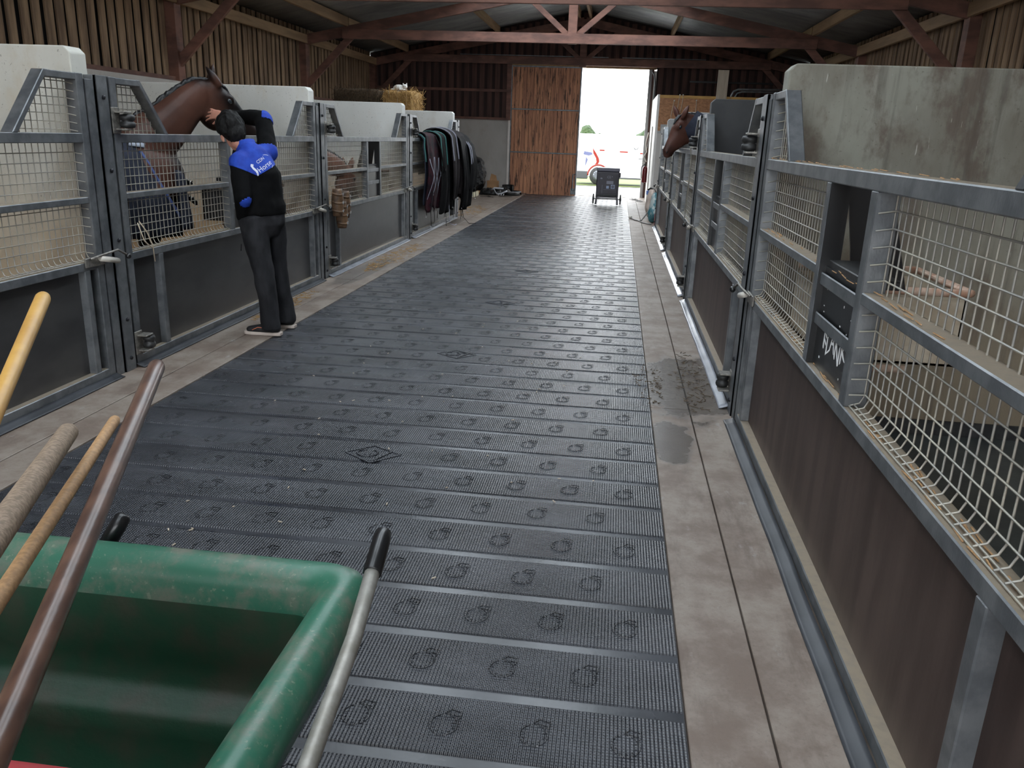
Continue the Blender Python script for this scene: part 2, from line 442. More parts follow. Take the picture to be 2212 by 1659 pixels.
class MB:
    def __init__(s):
        s.v, s.f = [], []

    def add(s, vs, fs):
        b = len(s.v)
        s.v += [V(p) for p in vs]
        s.f += [tuple(b + i for i in f) for f in fs]
        return s

    def box(s, x0, x1, y0, y1, z0, z1):
        if x0 > x1:
            x0, x1 = x1, x0
        if y0 > y1:
            y0, y1 = y1, y0
        vs = [(x, y, z) for z in (z0, z1) for y in (y0, y1) for x in (x0, x1)]
        return s.add(vs, [(0, 2, 3, 1), (4, 5, 7, 6), (0, 1, 5, 4), (2, 6, 7, 3), (0, 4, 6, 2), (1, 3, 7, 5)])

    def beam(s, a, b, wd, ht, upv=(0, 0, 1)):
        a, b = V(a), V(b)
        t = (b - a).normalized()
        sd = t.cross(V(upv))
        if sd.length < 1e-4:
            sd = t.cross(V((1, 0, 0)))
        sd.normalize()
        n = sd.cross(t)
        vs = []
        for p in (a, b):
            for i, j in ((-1, -1), (1, -1), (1, 1), (-1, 1)):
                vs.append(p + sd*(wd/2*i) + n*(ht/2*j))
        return s.add(vs, [(0, 1, 2, 3), (7, 6, 5, 4), (0, 4, 5, 1), (1, 5, 6, 2), (2, 6, 7, 3), (3, 7, 4, 0)])

    def prism(s, poly, d):
        """closed polygon (3D points) extruded by the vector d"""
        n = len(poly)
        d = V(d)
        a = [V(p) for p in poly]
        nrm = (a[1] - a[0]).cross(a[2] - a[1])
        if nrm.dot(d) > 0:
            a = a[::-1]
        vs = a + [p + d for p in a]
        fs = [tuple(range(n)), tuple(range(2*n - 1, n - 1, -1))]
        for i in range(n):
            j = (i + 1) % n
            fs.append((i, n + i, n + j, j))
        return s.add(vs, fs)

    def tube(s, pts, rad, n=8, cap=True, upv=None):
        """rad: number, list of numbers or list of (a, b): a along the frame's side, b along its normal"""
        pts = [V(p) for p in pts]
        k = len(pts)
        if not isinstance(rad, list):
            rad = [rad]*k
        rad = [(r, r) if isinstance(r, (int, float)) else r for r in rad]
        ref = V(upv) if upv is not None else None
        base = len(s.v)
        prev = None
        for i, p in enumerate(pts):
            t = (pts[min(i + 1, k - 1)] - pts[max(i - 1, 0)]).normalized()
            if ref is not None:
                n1 = ref - t*ref.dot(t)
            elif prev is None:
                n1 = V((0, 0, 1)) - t*t.z
                if n1.length < 0.15:
                    n1 = V((1, 0, 0)) - t*t.x
            else:
                n1 = prev - t*prev.dot(t)
            n1.normalize()
            prev = n1
            sd = t.cross(n1)
            a, b = rad[i]
            for j in range(n):
                th = 2*PI*j/n
                s.v.append(p + sd*(a*math.cos(th)) + n1*(b*math.sin(th)))
        for i in range(k - 1):
            for j in range(n):
                q = (j + 1) % n
                s.f.append((base + i*n + j, base + i*n + q, base + (i + 1)*n + q, base + (i + 1)*n + j))
        if cap:
            s.f.append(tuple(base + j for j in range(n - 1, -1, -1)))
            s.f.append(tuple(base + (k - 1)*n + j for j in range(n)))
        return s

    def blobtube(s, pts, rad, n=14, upv=None):
        """tube with rounded ends (closed), for bodies"""
        pts = [V(p) for p in pts]
        rad = [(r, r) if isinstance(r, (int, float)) else r for r in rad]
        t0 = (pts[0] - pts[1]).normalized()
        t1 = (pts[-1] - pts[-2]).normalized()
        e0, e1 = min(rad[0]), min(rad[-1])
        P = [pts[0] + t0*e0*0.95, pts[0] + t0*e0*0.7] + pts + [pts[-1] + t1*e1*0.7, pts[-1] + t1*e1*0.95]
        Q = [(rad[0][0]*.3, rad[0][1]*.3), (rad[0][0]*.72, rad[0][1]*.72)] + rad + [(rad[-1][0]*.72, rad[-1][1]*.72), (rad[-1][0]*.3, rad[-1][1]*.3)]
        return s.tube(P, Q, n, True, upv)

    def ell(s, c, ax, ay, az, nu=14, nv=9):
        """ellipsoid, the axes given as vectors"""
        c, ax, ay, az = V(c), V(ax), V(ay), V(az)
        if ax.cross(ay).dot(az) < 0:
            ay = -ay
        base = len(s.v)
        s.v.append(c - az)
        for i in range(1, nv):
            ph = -PI/2 + PI*i/nv
            for j in range(nu):
                th = 2*PI*j/nu
                s.v.append(c + ax*(math.cos(ph)*math.cos(th)) + ay*(math.cos(ph)*math.sin(th)) + az*math.sin(ph))
        s.v.append(c + az)
        top = len(s.v) - 1
        for j in range(nu):
            q = (j + 1) % nu
            s.f.append((base, base + 1 + q, base + 1 + j))
            for i in range(nv - 2):
                a = base + 1 + i*nu
                s.f.append((a + j, a + q, a + nu + q, a + nu + j))
            a = base + 1 + (nv - 2)*nu
            s.f.append((a + j, a + q, top))
        return s

    def lathe(s, prof, c=(0, 0, 0), axis=(0, 0, 1), n=16):
        c, ax = V(c), V(axis).normalized()
        e1 = ax.orthogonal().normalized()
        e2 = ax.cross(e1)
        base = len(s.v)
        for r, h in prof:
            for j in range(n):
                th = 2*PI*j/n
                s.v.append(c + ax*h + e1*(r*math.cos(th)) + e2*(r*math.sin(th)))
        k = len(prof)
        for i in range(k - 1):
            for j in range(n):
                q = (j + 1) % n
                s.f.append((base + i*n + j, base + i*n + q, base + (i + 1)*n + q, base + (i + 1)*n + j))
        s.f.append(tuple(base + j for j in range(n - 1, -1, -1)))
        s.f.append(tuple(base + (k - 1)*n + j for j in range(n)))
        return s

    def grid(s, fn, nu, nv, close_u=False):
        base = len(s.v)
        for i in range(nu + (0 if close_u else 1)):
            for j in range(nv + 1):
                s.v.append(V(fn(i/nu, j/nv)))
        m = nv + 1
        for i in range(nu):
            i2 = (i + 1) % nu if close_u else i + 1
            for j in range(nv):
                s.f.append((base + i*m + j, base + i2*m + j, base + i2*m + j + 1, base + i*m + j + 1))
        return s

    def mesh(s, name, origin=(0, 0, 0), smooth=False):
        o = V(origin)
        me = bpy.data.meshes.new(name)
        me.from_pydata([tuple(p - o) for p in s.v], [], s.f)
        if smooth:
            me.polygons.foreach_set('use_smooth', [True]*len(me.polygons))
        me.update()
        return me

    def build(s, name, mt, parent=None, smooth=False, bevel=0.0, solid=0.0, seg=2):
        if parent is not None:
            o0 = wloc(parent)
        else:
            xs = [p.x for p in s.v]
            ys = [p.y for p in s.v]
            zs = [p.z for p in s.v]
            o0 = V(((min(xs) + max(xs))/2, (min(ys) + max(ys))/2, min(zs)))
        me = s.mesh(name, o0, smooth)
        me.materials.append(MAT[mt] if isinstance(mt, str) else mt)
        o = bpy.data.objects.new(name, me)
        COL.objects.link(o)
        if parent is not None:
            o.parent = parent
        else:
            o.location = o0
        if solid:
            md = o.modifiers.new('thickness', 'SOLIDIFY')
            md.thickness = solid
            md.offset = 0
        if bevel:
            md = o.modifiers.new('bevel', 'BEVEL')
            md.width = bevel
            md.segments = seg
            md.limit_method = 'ANGLE'
        return o


def wloc(o):
    l = V((0, 0, 0))
    while o is not None:
        l = l + o.location
        o = o.parent
    return l


def tag(o, label=None, cat=None, group=None, kind=None):
    if label:
        o['label'] = label
    if cat:
        o['category'] = cat
    if group:
        o['group'] = group
    if kind:
        o['kind'] = kind
    return o


def thing(name, label, cat, loc, group=None):
    o = bpy.data.objects.new(name, None)
    o.empty_display_size = 0.1
    COL.objects.link(o)
    o.location = loc
    return tag(o, label, cat, group)


def struct(o):
    o['kind'] = 'structure'
    return o


def struct_root(name, loc=(0, 0, 0)):
    o = bpy.data.objects.new(name, None)
    COL.objects.link(o)
    o.location = loc
    return struct(o)


def copy_tree(o, parent=None):
    c = o.copy()
    COL.objects.link(c)
    if parent is not None:
        c.parent = parent
    for ch in list(o.children):
        copy_tree(ch, c)
    return c


def fuse(mb, voxel, smooth=6, origin=(0, 0, 0), wrinkle=0.0, wscale=6.0, seed=0.0):
    """union of the closed pieces as one skin; gives back an MB in world coordinates"""
    me = mb.mesh('tmp')
    o = bpy.data.objects.new('tmp', me)
    COL.objects.link(o)
    md = o.modifiers.new('r', 'REMESH')
    md.mode = 'VOXEL'
    md.voxel_size = voxel
    if smooth:
        sm = o.modifiers.new('s', 'SMOOTH')
        sm.factor = 0.5
        sm.iterations = smooth
    dg = bpy.context.evaluated_depsgraph_get()
    ev = o.evaluated_get(dg)
    m2 = bpy.data.meshes.new_from_object(ev)
    out = MB()
    out.v = [v.co.copy() for v in m2.vertices]
    if wrinkle:
        nr = [v.normal.copy() for v in m2.vertices]
        for i, p in enumerate(out.v):
            q = V((p.x*wscale + seed, p.y*wscale, p.z*wscale*0.6))
            out.v[i] = p + nr[i]*(wrinkle*noise.noise(q) + wrinkle*0.5*noise.noise(q*2.3))
    out.f = [tuple(p.vertices) for p in m2.polygons]
    bpy.data.objects.remove(o)
    bpy.data.meshes.remove(me)
    bpy.data.meshes.remove(m2)
    return out


def text_mb(body, size, origin, xdir, ydir, depth=0.002):
    cu = bpy.data.curves.new('t', 'FONT')
    cu.body = body
    cu.size = size
    cu.align_x = 'CENTER'
    cu.align_y = 'CENTER'
    cu.extrude = depth
    cu.resolution_u = 3
    o = bpy.data.objects.new('t', cu)
    COL.objects.link(o)
    dg = bpy.context.evaluated_depsgraph_get()
    me = bpy.data.meshes.new_from_object(o.evaluated_get(dg))
    x, y = V(xdir).normalized(), V(ydir).normalized()
    z = x.cross(y)
    mb = MB()
    mb.v = [V(origin) + x*v.co.x + y*v.co.y + z*v.co.z for v in me.vertices]
    mb.f = [tuple(p.vertices) for p in me.polygons]
    bpy.data.objects.remove(o)
    bpy.data.curves.remove(cu)
    bpy.data.meshes.remove(me)
    return mb


GX_L, GX_R = -3.28, 0.824      # aisle faces of the stall fronts
Y0, S = 5.057, 3.964           # first post and stall length
MAT_XL, MAT_XR = -2.74, 0.314
WALL_H = 2.087

# ------------------------------------------------------------------ floor
fl = MB().box(WL - 0.2, WR + 0.2, FRONT_Y - 3, BACK_Y + 0.2, -0.25, -0.03).build('floor', 'floor')
struct(fl)
for (xa, xb) in ((GX_L - 0.02, -2.985), (-2.975, MAT_XL - 0.004), (MAT_XR + 0.004, 0.562), (0.569, GX_R + 0.02)):
    for k in range(-2, 6):
        ya = Y0 + k*S + 0.003
        yb = min(Y0 + (k + 1)*S - 0.003, BACK_Y)
        if k >= 3 and xa < -3:
            continue
        MB().box(xa, xb, ya, yb, -0.03, 0.0).build('slab', 'floor', fl, bevel=0.003, seg=1)
# back bay on the left, open floor up to the side wall
MB().box(WL, -2.985, Y0 + 3*S, BACK_Y, -0.03, 0.0).build('slab', 'floor', fl)
for (xa, xb) in ((WL, GX_L - 0.03), (GX_R + 0.03, WR)):
    MB().box(xa, xb, FRONT_Y - 2, BACK_Y if xa > 0 else Y0 + 3*S, -0.03, -0.005).build('slab', 'floor', fl)

# rubber walkway mat: studded strips, smooth bands between, moulded hoof marks
PITCH_Y = 0.2875
n0, n1 = -16, 82
root = thing('rubber_walkway_mat', 'dark grey studded rubber mat laid along the aisle with moulded hoof marks', 'mat', ((MAT_XL + MAT_XR)/2, 10.0, -0.03))
MB().box(MAT_XL, MAT_XR, 2.093 + n0*PITCH_Y, BACK_Y - 0.3, -0.03, -0.0115).build('backing', 'mat_smooth', root)
sm = MB()
xa, xb = MAT_XL + 0.004, MAT_XR - 0.004
ya, yb = 0.021, PITCH_Y - 0.021
prof = [(ya, -0.0125), (ya + 0.004, -0.0065), (yb - 0.004, -0.0065), (yb, -0.0125)]
sm.v = [V((x, y, z)) for x in (xa, xb) for (y, z) in prof]
sm.f = [(0, 4, 5, 1), (1, 5, 6, 2), (2, 6, 7, 3), (3, 2, 1, 0), (4, 5, 6, 7)[::1]]
strip0 = None
ys_end = BACK_Y - 0.35
for n in range(n0, n1):
    y = 2.093 + n*PITCH_Y
    if y + PITCH_Y > ys_end:
        break
    if strip0 is None:
        cpt = MB()
        cpt.v = [p + V((0, y, 0)) for p in sm.v]
        cpt.f = sm.f
        strip0 = cpt.build('mat_strip', 'mat_stud', root)
        y_first = y
    else:
        o = strip0.copy()
        COL.objects.link(o)
        o.location = strip0.location + V((0, y - y_first, 0))


def hoof_mark(mb, c, sc=1.0):
    """raised ring with nail dots and a pointed top"""
    c = V(c)
    zt, zb = -0.0055, -0.0085
    n = 22

    def rim(ro, k):
        ps = []
        for i in range(n + 1):
            th = PI*0.62 + (2*PI*0.93)*i/n
            ps.append(c + V((ro*0.92*math.cos(th), ro*math.sin(th) - 0.006, k)))
        return ps
    for ro, wd in ((0.047, 0.006),):
        a, b_ = rim(ro, zt), rim(ro - wd, zt)
        a0, b0 = rim(ro + 0.002, zb), rim(ro - wd - 0.002, zb)
        base = len(mb.v)
        for i in range(n + 1):
            mb.v += [a0[i], a[i], b_[i], b0[i]]
        for i in range(n):
            q = base + i*4
            for j in range(3):
                mb.f.append((q + j, q + 4 + j, q + 5 + j, q + 1 + j))
    tip = c + V((0.046, 0.052, zt))
    for a, b_ in ((c + V((-0.004, 0.041, zt)), c + V((0.012, 0.060, zt))), (c + V((0.012, 0.060, zt)), tip), (tip, c + V((0.040, 0.020, zt))), (c + V((0.002, 0.040, zt)), c + V((0.040, 0.034, zt)))):
        mb.beam(a, b_, 0.005, 0.0016)
    for k in range(7):
        th = PI*0.95 + PI*1.15*k/6
        p = c + V((0.031*math.cos(th), 0.034*math.sin(th) - 0.006, zt - 0.002))
        mb.box(p.x - 0.003, p.x + 0.003, p.y - 0.003, p.y + 0.003, zt - 0.004, zt - 0.0002)
    return mb


hm = MB()
hoof_mark(hm, (0, 0, 0))
hoof_me = hm.mesh('hoof_mark')
hoof_me.materials.append(MAT['mat_mark'])
spots = []
for n in range(n0, 80):
    yc = 2.093 + (n + 0.5)*PITCH_Y
    if yc > ys_end - 0.2:
        break
    off = 0.004 if (n % 2 == 0) else 0.1365
    for k in range(-14, 3):
        x = off + 0.2655*k
        if MAT_XL + 0.07 < x < MAT_XR - 0.055:
            if any(abs(x + 1.2) < 0.22 and abs(yc - (3.92 + 2.14*q)) < 0.17 for q in range(9)):
                continue
            spots.append((x, yc))
vis = sorted([s for s in spots if s[1] > 1.55], key=lambda s: s[1])
for (x, y) in vis[:300]:
    o = bpy.data.objects.new('hoof_mark', hoof_me)
    COL.objects.link(o)
    o.parent = root
    o.location = V((x, y, 0.001)) - root.location
far = MB()
for (x, y) in vis[300:]:
    hoof_mark(far, (x, y, 0.001))
if far.v:
    tag(far.build('hoof_mark_rows', 'mat_mark', root), kind='stuff')
# diamond maker's emblem moulded at intervals
em = MB()
dm = [V((-0.15, 0, 0)), V((-0.02, 0.118, 0)), V((0.15, 0.02, 0)), V((0.02, -0.118, 0))]
for i in range(4):
    em.beam(dm[i] + V((0, 0, -0.005)), dm[(i + 1) % 4] + V((0, 0, -0.005)), 0.012, 0.006)
em.tube([(-0.03 + 0.055*math.cos(t), 0.01 + 0.05*math.sin(t), -0.005) for t in [PI*0.6 + 1.75*PI*i/14 for i in range(15)]], 0.006, 6)
em.beam((0.03, -0.085, -0.004), (0.095, 0.055, -0.004), 0.012, 0.006)
em.ell((-0.03, 0.0, -0.006), (0.02, 0, 0), (0, 0.018, 0), (0, 0, 0.005), 10, 6)
em_me = em.mesh('emblem')
em_me.materials.append(MAT['mat_stud'])
for q in range(4):
    o = bpy.data.objects.new('emblem', em_me)
    COL.objects.link(o)
    o.parent = root
    o.location = V((-1.2 + 0.04*q, 3.92 + 2.14*q, 0.0)) - root.location

# ------------------------------------------------------------------ walls and roof
wl = struct(MB().box(WL - 0.15, WL + 0.1, FRONT_Y, BACK_Y, -0.03, 2.36).build('wall_left', 'conc_back'))
wr = struct(MB().box(WR - 0.1, WR + 0.15, FRONT_Y, BACK_Y, -0.03, 2.36).build('wall_right', 'conc_back'))
MB().box(WL - 0.18, WL - 0.1, FRONT_Y, BACK_Y, 2.36, 3.98).build('wind_net', 'net', wl)
MB().box(WR + 0.1, WR + 0.18, FRONT_Y, BACK_Y, 2.36, 3.98).build('wind_net', 'net', wr)
MB().box(WL - 0.02, WL + 0.06, FRONT_Y, BACK_Y, 2.365, 2.43).build('rail', 'beam', wl)
MB().box(WR - 0.06, WR + 0.02, FRONT_Y, BACK_Y, 2.365, 2.43).build('rail', 'beam', wr)
for wall, xo, s in ((wl, WL - 0.055, 1), (wr, WR + 0.055, -1)):
    n = int((BACK_Y - 8.8)/0.238)
    first = None
    for k in range(n):
        y = 8.85 + k*0.238
        wd = 0.158 + R.uniform(-0.012, 0.012)
        j = R.uniform(-0.008, 0.008)
        o = MB().box(xo - 0.013 + j, xo + 0.013 + j, y, y + wd, 2.38, 3.94).build('slat', 'slat', wall)
    MB().box(xo - 0.02, xo + 0.0, FRONT_Y, 8.8, 2.38, 3.94).build('boarding', 'slat', wall)

# back wall with the doorway
wb = struct(MB().box(WL - 0.1, -3.40, BACK_Y, BACK_Y + 0.2, -0.03, 2.12).build('wall_back', 'conc_back'))
MB().box(0.93, WR + 0.1, BACK_Y, BACK_Y + 0.2, -0.03, 2.12).build('concrete_panel', 'conc_back', wb)


def clad_run(x0, x1, z0, z1f, y, pitch=0.235):
    n = int((x1 - x0)/pitch) + 1
    for k in range(n):
        xa = x0 + k*pitch
        xb = min(xa + pitch*0.62, x1)
        zt = z1f((xa + xb)/2)
        if zt - z0 < 0.1 or xb <= xa + 0.01:
            continue
        MB().box(xa, xb, y - 0.022, y + 0.004, z0, zt).build('board', 'clad', wb)


MB().prism([(WL - 0.1, BACK_Y + 0.02, 2.12), (-3.40, BACK_Y + 0.02, 2.12), (-3.40, BACK_Y + 0.02, 3.68), (0.93, BACK_Y + 0.02, 3.68), (0.93, BACK_Y + 0.02, 2.12),
            (WR + 0.1, BACK_Y + 0.02, 2.12), (WR + 0.1, BACK_Y + 0.02, roof_z(WR) + 0.23), (RIDGE_X, BACK_Y + 0.02, 5.26), (WL - 0.1, BACK_Y + 0.02, roof_z(WL) + 0.23)],
           (0, 0.06, 0)).build('backing_boards', 'clad_lo', wb)
clad_run(WL, -3.45, 2.17, lambda x: roof_z(x) + 0.15, BACK_Y)
clad_run(-3.40, 0.93, 3.93, lambda x: roof_z(x) + 0.15, BACK_Y)
clad_run(0.98, WR, 2.17, lambda x: roof_z(x) + 0.15, BACK_Y)
MB().box(WL, -3.45, BACK_Y - 0.07, BACK_Y - 0.022, 2.92, 3.0).build('rail', 'beam', wb, bevel=0.004)
MB().box(WL, -3.45, BACK_Y - 0.06, BACK_Y - 0.0, 2.12, 2.19).build('rail', 'beam', wb, bevel=0.004)
MB().box(-3.47, -3.33, BACK_Y - 0.12, BACK_Y - 0.0, 2.12, 3.72).build('doorpost', 'beam', wb, bevel=0.004)
MB().box(-3.40, -3.33, BACK_Y - 0.09, BACK_Y - 0.0, 0.0, 2.12).build('steel_angle', 'white_board', wb)
MB().box(-4.9, -0.5, BACK_Y - 0.10, BACK_Y - 0.06, 3.945, 3.965).build('conduit', 'galv', wb)
MB().box(-0.1, 2.3, BACK_Y - 0.10, BACK_Y - 0.06, 3.945, 3.965).build('conduit', 'galv', wb)
MB().box(1.9, 4.6, BACK_Y - 0.09, BACK_Y - 0.04, 3.33, 3.38).build('dark_rail', 'black_plastic', wb)

# doorway frame
d2 = struct_root('door_2', (-0.25, BACK_Y, 0))
MB().box(-3.33, 0.92, BACK_Y - 0.06, BACK_Y + 0.1, 3.66, 3.72).build('lintel', 'purlin', d2, bevel=0.004)
MB().box(0.71, 0.80, BACK_Y - 0.03, BACK_Y + 0.12, 0, 3.66).build('jamb', 'conc_grey', d2, bevel=0.006)
MB().box(0.80, 0.86, BACK_Y - 0.05, BACK_Y + 0.02, 0, 3.66).build('jamb', 'clad', d2)
MB().box(0.86, 0.93, BACK_Y - 0.08, BACK_Y + 0.02, 0, 3.62).build('jamb', 'white_board', d2, bevel=0.004)
MB().tube([(0.90, BACK_Y - 0.11, 0.9), (0.90, BACK_Y - 0.11, 3.3), (0.86, BACK_Y - 0.11, 3.5), (0.80, BACK_Y - 0.1, 3.6)], 0.018, 8).build('conduit', 'galv', d2, True)
# sliding door leaf
d1 = struct_root('door_1', (-2.28, BACK_Y - 0.17, 0))
DX0, DX1, DY = -3.32, -1.235, BACK_Y - 0.2
nb = 19
for (za, zb) in ((-0.02, 1.19), (1.23, 2.43), (2.47, 3.64)):
    for k in range(nb):
        wdt = (DX1 - DX0 - 0.06)/nb
        xa = DX0 + 0.03 + k*wdt
        MB().box(xa + 0.004, xa + wdt - 0.004, DY + R.uniform(0, 0.004), DY + 0.03, za, zb).build('board', 'door', d1)
MB().box(DX0 + 0.02, DX1 - 0.02, DY + 0.022, DY + 0.04, -0.03, 3.64).build('backing', 'clad_lo', d1)
for z in (1.21, 2.45):
    MB().box(DX0, DX1, DY - 0.02, DY + 0.03, z - 0.018, z + 0.018).build('cross_rail', 'galv', d1, bevel=0.004)
MB().box(DX1 - 0.04, DX1, DY - 0.02, DY + 0.05, 0.01, 3.66).build('edge_frame', 'galv', d1, bevel=0.004)
MB().box(DX0, DX0 + 0.03, DY - 0.02, DY + 0.05, 0.01, 3.66).build('edge_frame', 'galv', d1, bevel=0.004)
MB().box(DX0, DX1, DY - 0.02, DY + 0.05, 3.63, 3.67).build('edge_frame', 'galv', d1, bevel=0.004)
MB().tube([(DX1 - 0.05, DY - 0.01, 0.62), (DX1 - 0.11, DY - 0.06, 0.62), (DX1 - 0.11, DY - 0.06, 0.14), (DX1 - 0.05, DY - 0.01, 0.14)], 0.016, 8).build('handle', 'galv', d1, True)
MB().box(DX1 - 0.17, DX1 - 0.04, DY - 0.02, DY, 0.02, 0.2).build('bolt_plate', 'galv', d1)

# front gable around the big front opening (behind the camera)
wf = struct(MB().prism([(WL - 0.1, FRONT_Y, 0), (-3.6, FRONT_Y, 0), (-3.6, FRONT_Y, 3.7), (1.2, FRONT_Y, 3.7), (1.2, FRONT_Y, 0), (WR + 0.1, FRONT_Y, 0),
                       (WR + 0.1, FRONT_Y, roof_z(WR) + 0.2), (RIDGE_X, FRONT_Y, 5.2), (WL - 0.1, FRONT_Y, roof_z(WL) + 0.2)], (0, -0.1, 0)).build('wall_front', 'clad'))

# roof
ce = struct_root('ceiling', (RIDGE_X, 10, 5.0))


def roof_sheet(xa, xb, ya, yb, mt, name='roof_sheet', waves=True):
    mb = MB()
    n = max(2, int((yb - ya)/0.03)) if waves else 2

    def fn(u, v):
        y = ya + (yb - ya)*u
        x = xa + (xb - xa)*v
        return (x, y, roof_z(x) + 0.225 + (0.016*math.sin(2*PI*y/0.177) if waves else 0))
    mb.grid(fn, n, 1)
    return mb.build(name, mt, ce, smooth=waves, solid=0.004)


added_skylights = []
for side in (-1, 1):
    x_ridge, x_eave = RIDGE_X, (WL - 0.3 if side < 0 else WR + 0.3)
    xk0, xk1 = x_ridge + side*0.35, x_ridge + side*2.4
    for k in range(0, 7):
        ya = 13.0 + k*1.975
        if k in (1, 2):          # added translucent sheets beside the ridge, out of view, to even out the light
            roof_sheet(x_ridge, xk0, ya, ya + 1.98, 'roof')
            roof_sheet(xk1, x_eave, ya, ya + 1.98, 'roof')
            roof_sheet(xk0, xk1, ya, ya + 1.98, 'polycarb', 'added_skylight_sheet')
            xc = (xk0 + xk1)/2
            portal('added_skylight_daylight', (xc, ya + 0.99, roof_z(xc) + 0.29), (-side*SLOPE*0.98, 0, -0.98), 1.95, 2.05)
            continue
        roof_sheet(x_ridge, x_eave, ya, ya + 1.98, 'roof')
    # nearer bays (above and behind the camera): plain sheets, with unseen translucent strips added to brighten the stalls
    edges = [FRONT_Y - 0.2, -3.5, 1.0, 1.5, 6.0, 6.5, 12.5, 13.0]
    for i in range(len(edges) - 1):
        if i % 2 == 0:
            roof_sheet(x_ridge, x_eave, edges[i], edges[i + 1], 'roof', waves=False)
        else:
            xm0, xm1 = x_ridge + side*0.35, x_ridge + side*1.35
            roof_sheet(x_ridge, xm0, edges[i], edges[i + 1], 'roof', waves=False)
            roof_sheet(xm1, x_eave, edges[i], edges[i + 1], 'roof', waves=False)
            roof_sheet(xm0, xm1, edges[i], edges[i + 1], 'polycarb', 'added_skylight_sheet', waves=False)
            xc = (xm0 + xm1)/2
            portal('added_skylight_daylight', (xc, (edges[i] + edges[i + 1])/2, roof_z(xc) + 0.27), (-side*SLOPE*0.98, 0, -0.98), 1.02, edges[i + 1] - edges[i])

for side in (-1, 1):
    for d in (0.16, 2.5, 5.26):
        x = RIDGE_X + side*d
        for (ya, yb) in ((FRONT_Y, 13.86), (13.94, 19.76), (19.84, 25.45)):
            MB().box(x - 0.035, x + 0.035, ya, yb, roof_z(x) + 0.0, roof_z(x) + 0.2).build('purlin', 'purlin', ce, bevel=0.004, seg=1)
    x = WL + 0.13 if side < 0 else WR - 0.13
    for (ya, yb) in ((FRONT_Y, 13.82), (13.98, 19.72), (19.88, 25.45)):
        MB().box(x - 0.035, x + 0.035, ya, yb, 3.58, 3.77).build('wall_plate', 'purlin', ce, bevel=0.004, seg=1)
        # slanted wind brace
    sx = RIDGE_X + side*2.5


def truss(yt, label, end=False, tz=3.70):
    t = thing('roof_truss', label, 'truss', (RIDGE_X, yt, 2.4))
    hb = 0.045
    def pl(a, b, wd, ht, nm, y=yt):
        return MB().beam((a[0], y, a[1]), (b[0], y, b[1]), wd, ht, (0, 1, 0)).build(nm, 'beam', t, bevel=0.004, seg=1)
    for s in (-1, 1):
        xe = WL + 0.0 if s < 0 else WR
        # rafter: a deep plank; beam() width lies in the truss plane
        a = (xe - s*(-0.06), roof_z(xe) - 0.11)
        b = (RIDGE_X + s*0.02, roof_z(RIDGE_X) - 0.11)
        pl(a, b, 0.22, 0.09, 'rafter')
        # post on the side wall
        x = xe - s*0.02
        MB().box(x - 0.1, x + 0.1, yt - 0.11, yt + 0.11, 2.36, roof_z(xe) - 0.1).build('post', 'beam', t, bevel=0.004, seg=1)
        # knee brace
        pl((xe - s*0.04, 2.62), (xe - s*1.2, 3.76), 0.15, 0.08, 'brace')
        # webs from the king post's foot
        pl((RIDGE_X + s*0.12, 3.9), (RIDGE_X + s*0.98, 4.62), 0.12, 0.06, 'web')
    half = 5.35
    MB().box(RIDGE_X - half, RIDGE_X + half, yt - 0.13, yt - 0.055, tz, 3.912).build('tie_beam', 'beam', t, bevel=0.005, seg=1)
    MB().box(RIDGE_X - 0.1, RIDGE_X + 0.1, yt - 0.10, yt + 0.06, 3.66 if end else 3.70, 4.95).build('king_post', 'beam', t, bevel=0.005, seg=1)
    for dz in (0.0, 0.09):
        for dx in (-0.03, 0.03):
            MB().lathe([(0.012, 0), (0.012, 0.014), (0.006, 0.018)], (RIDGE_X + dx*0.6, yt - 0.10, 3.78 + dz), (0, -1, 0), 8).build('bolt', 'metal', t)
    return t


truss(13.9, 'red-brown roof truss nearest the camera, cut by the top of the photo', tz=3.655)
truss(19.8, 'middle red-brown roof truss with king post, halfway to the door')
truss(25.42, 'red-brown roof truss against the back wall above the sliding door', True)

# ------------------------------------------------------------------ stall partitions
part_info = {
    (-1, 0): ('conc_left', 'pale concrete stall partition at far left, nearest the camera'),
    (-1, 1): ('conc_left2', 'pale concrete stall partition directly behind the dark bay horse'),
    (-1, 2): ('conc_left3', 'pale concrete stall partition in front of the straw bales'),
    (-1, 3): ('conc_left3', 'last pale concrete partition on the left, behind the hanging rugs'),
    (1, 0): ('conc_right', 'large stained concrete stall partition at upper right with bird droppings'),
    (1, 1): ('conc_black', 'black rubber-faced stall partition behind the second right gate'),
    (1, 2): ('conc_grey', 'grey stall partition just behind the right-hand horse head'),
    (1, 3): ('conc_grey', 'farthest grey stall partition on the right, before the tack room'),
}
for (s, k), (mt, lab) in part_info.items():
    gx = GX_L if s < 0 else GX_R
    xin, xout = gx + s*0.074, (WL + 0.1 if s < 0 else WR - 0.1)
    y = Y0 + k*S
    ch = 0.035
    z1 = WALL_H
    poly = [(xin, y - 0.16, 0), (xin, y - 0.16, z1 - ch), (xin + s*ch, y - 0.16, z1), (xout, y - 0.16, z1), (xout, y - 0.16, 0)]
    o = MB().prism(poly, (0, 0.16, 0)).build('stall_partition', mt, bevel=0.008)
    tag(o, lab, 'partition')

# ------------------------------------------------------------------ stall fronts (local x into the stall, t along the aisle)


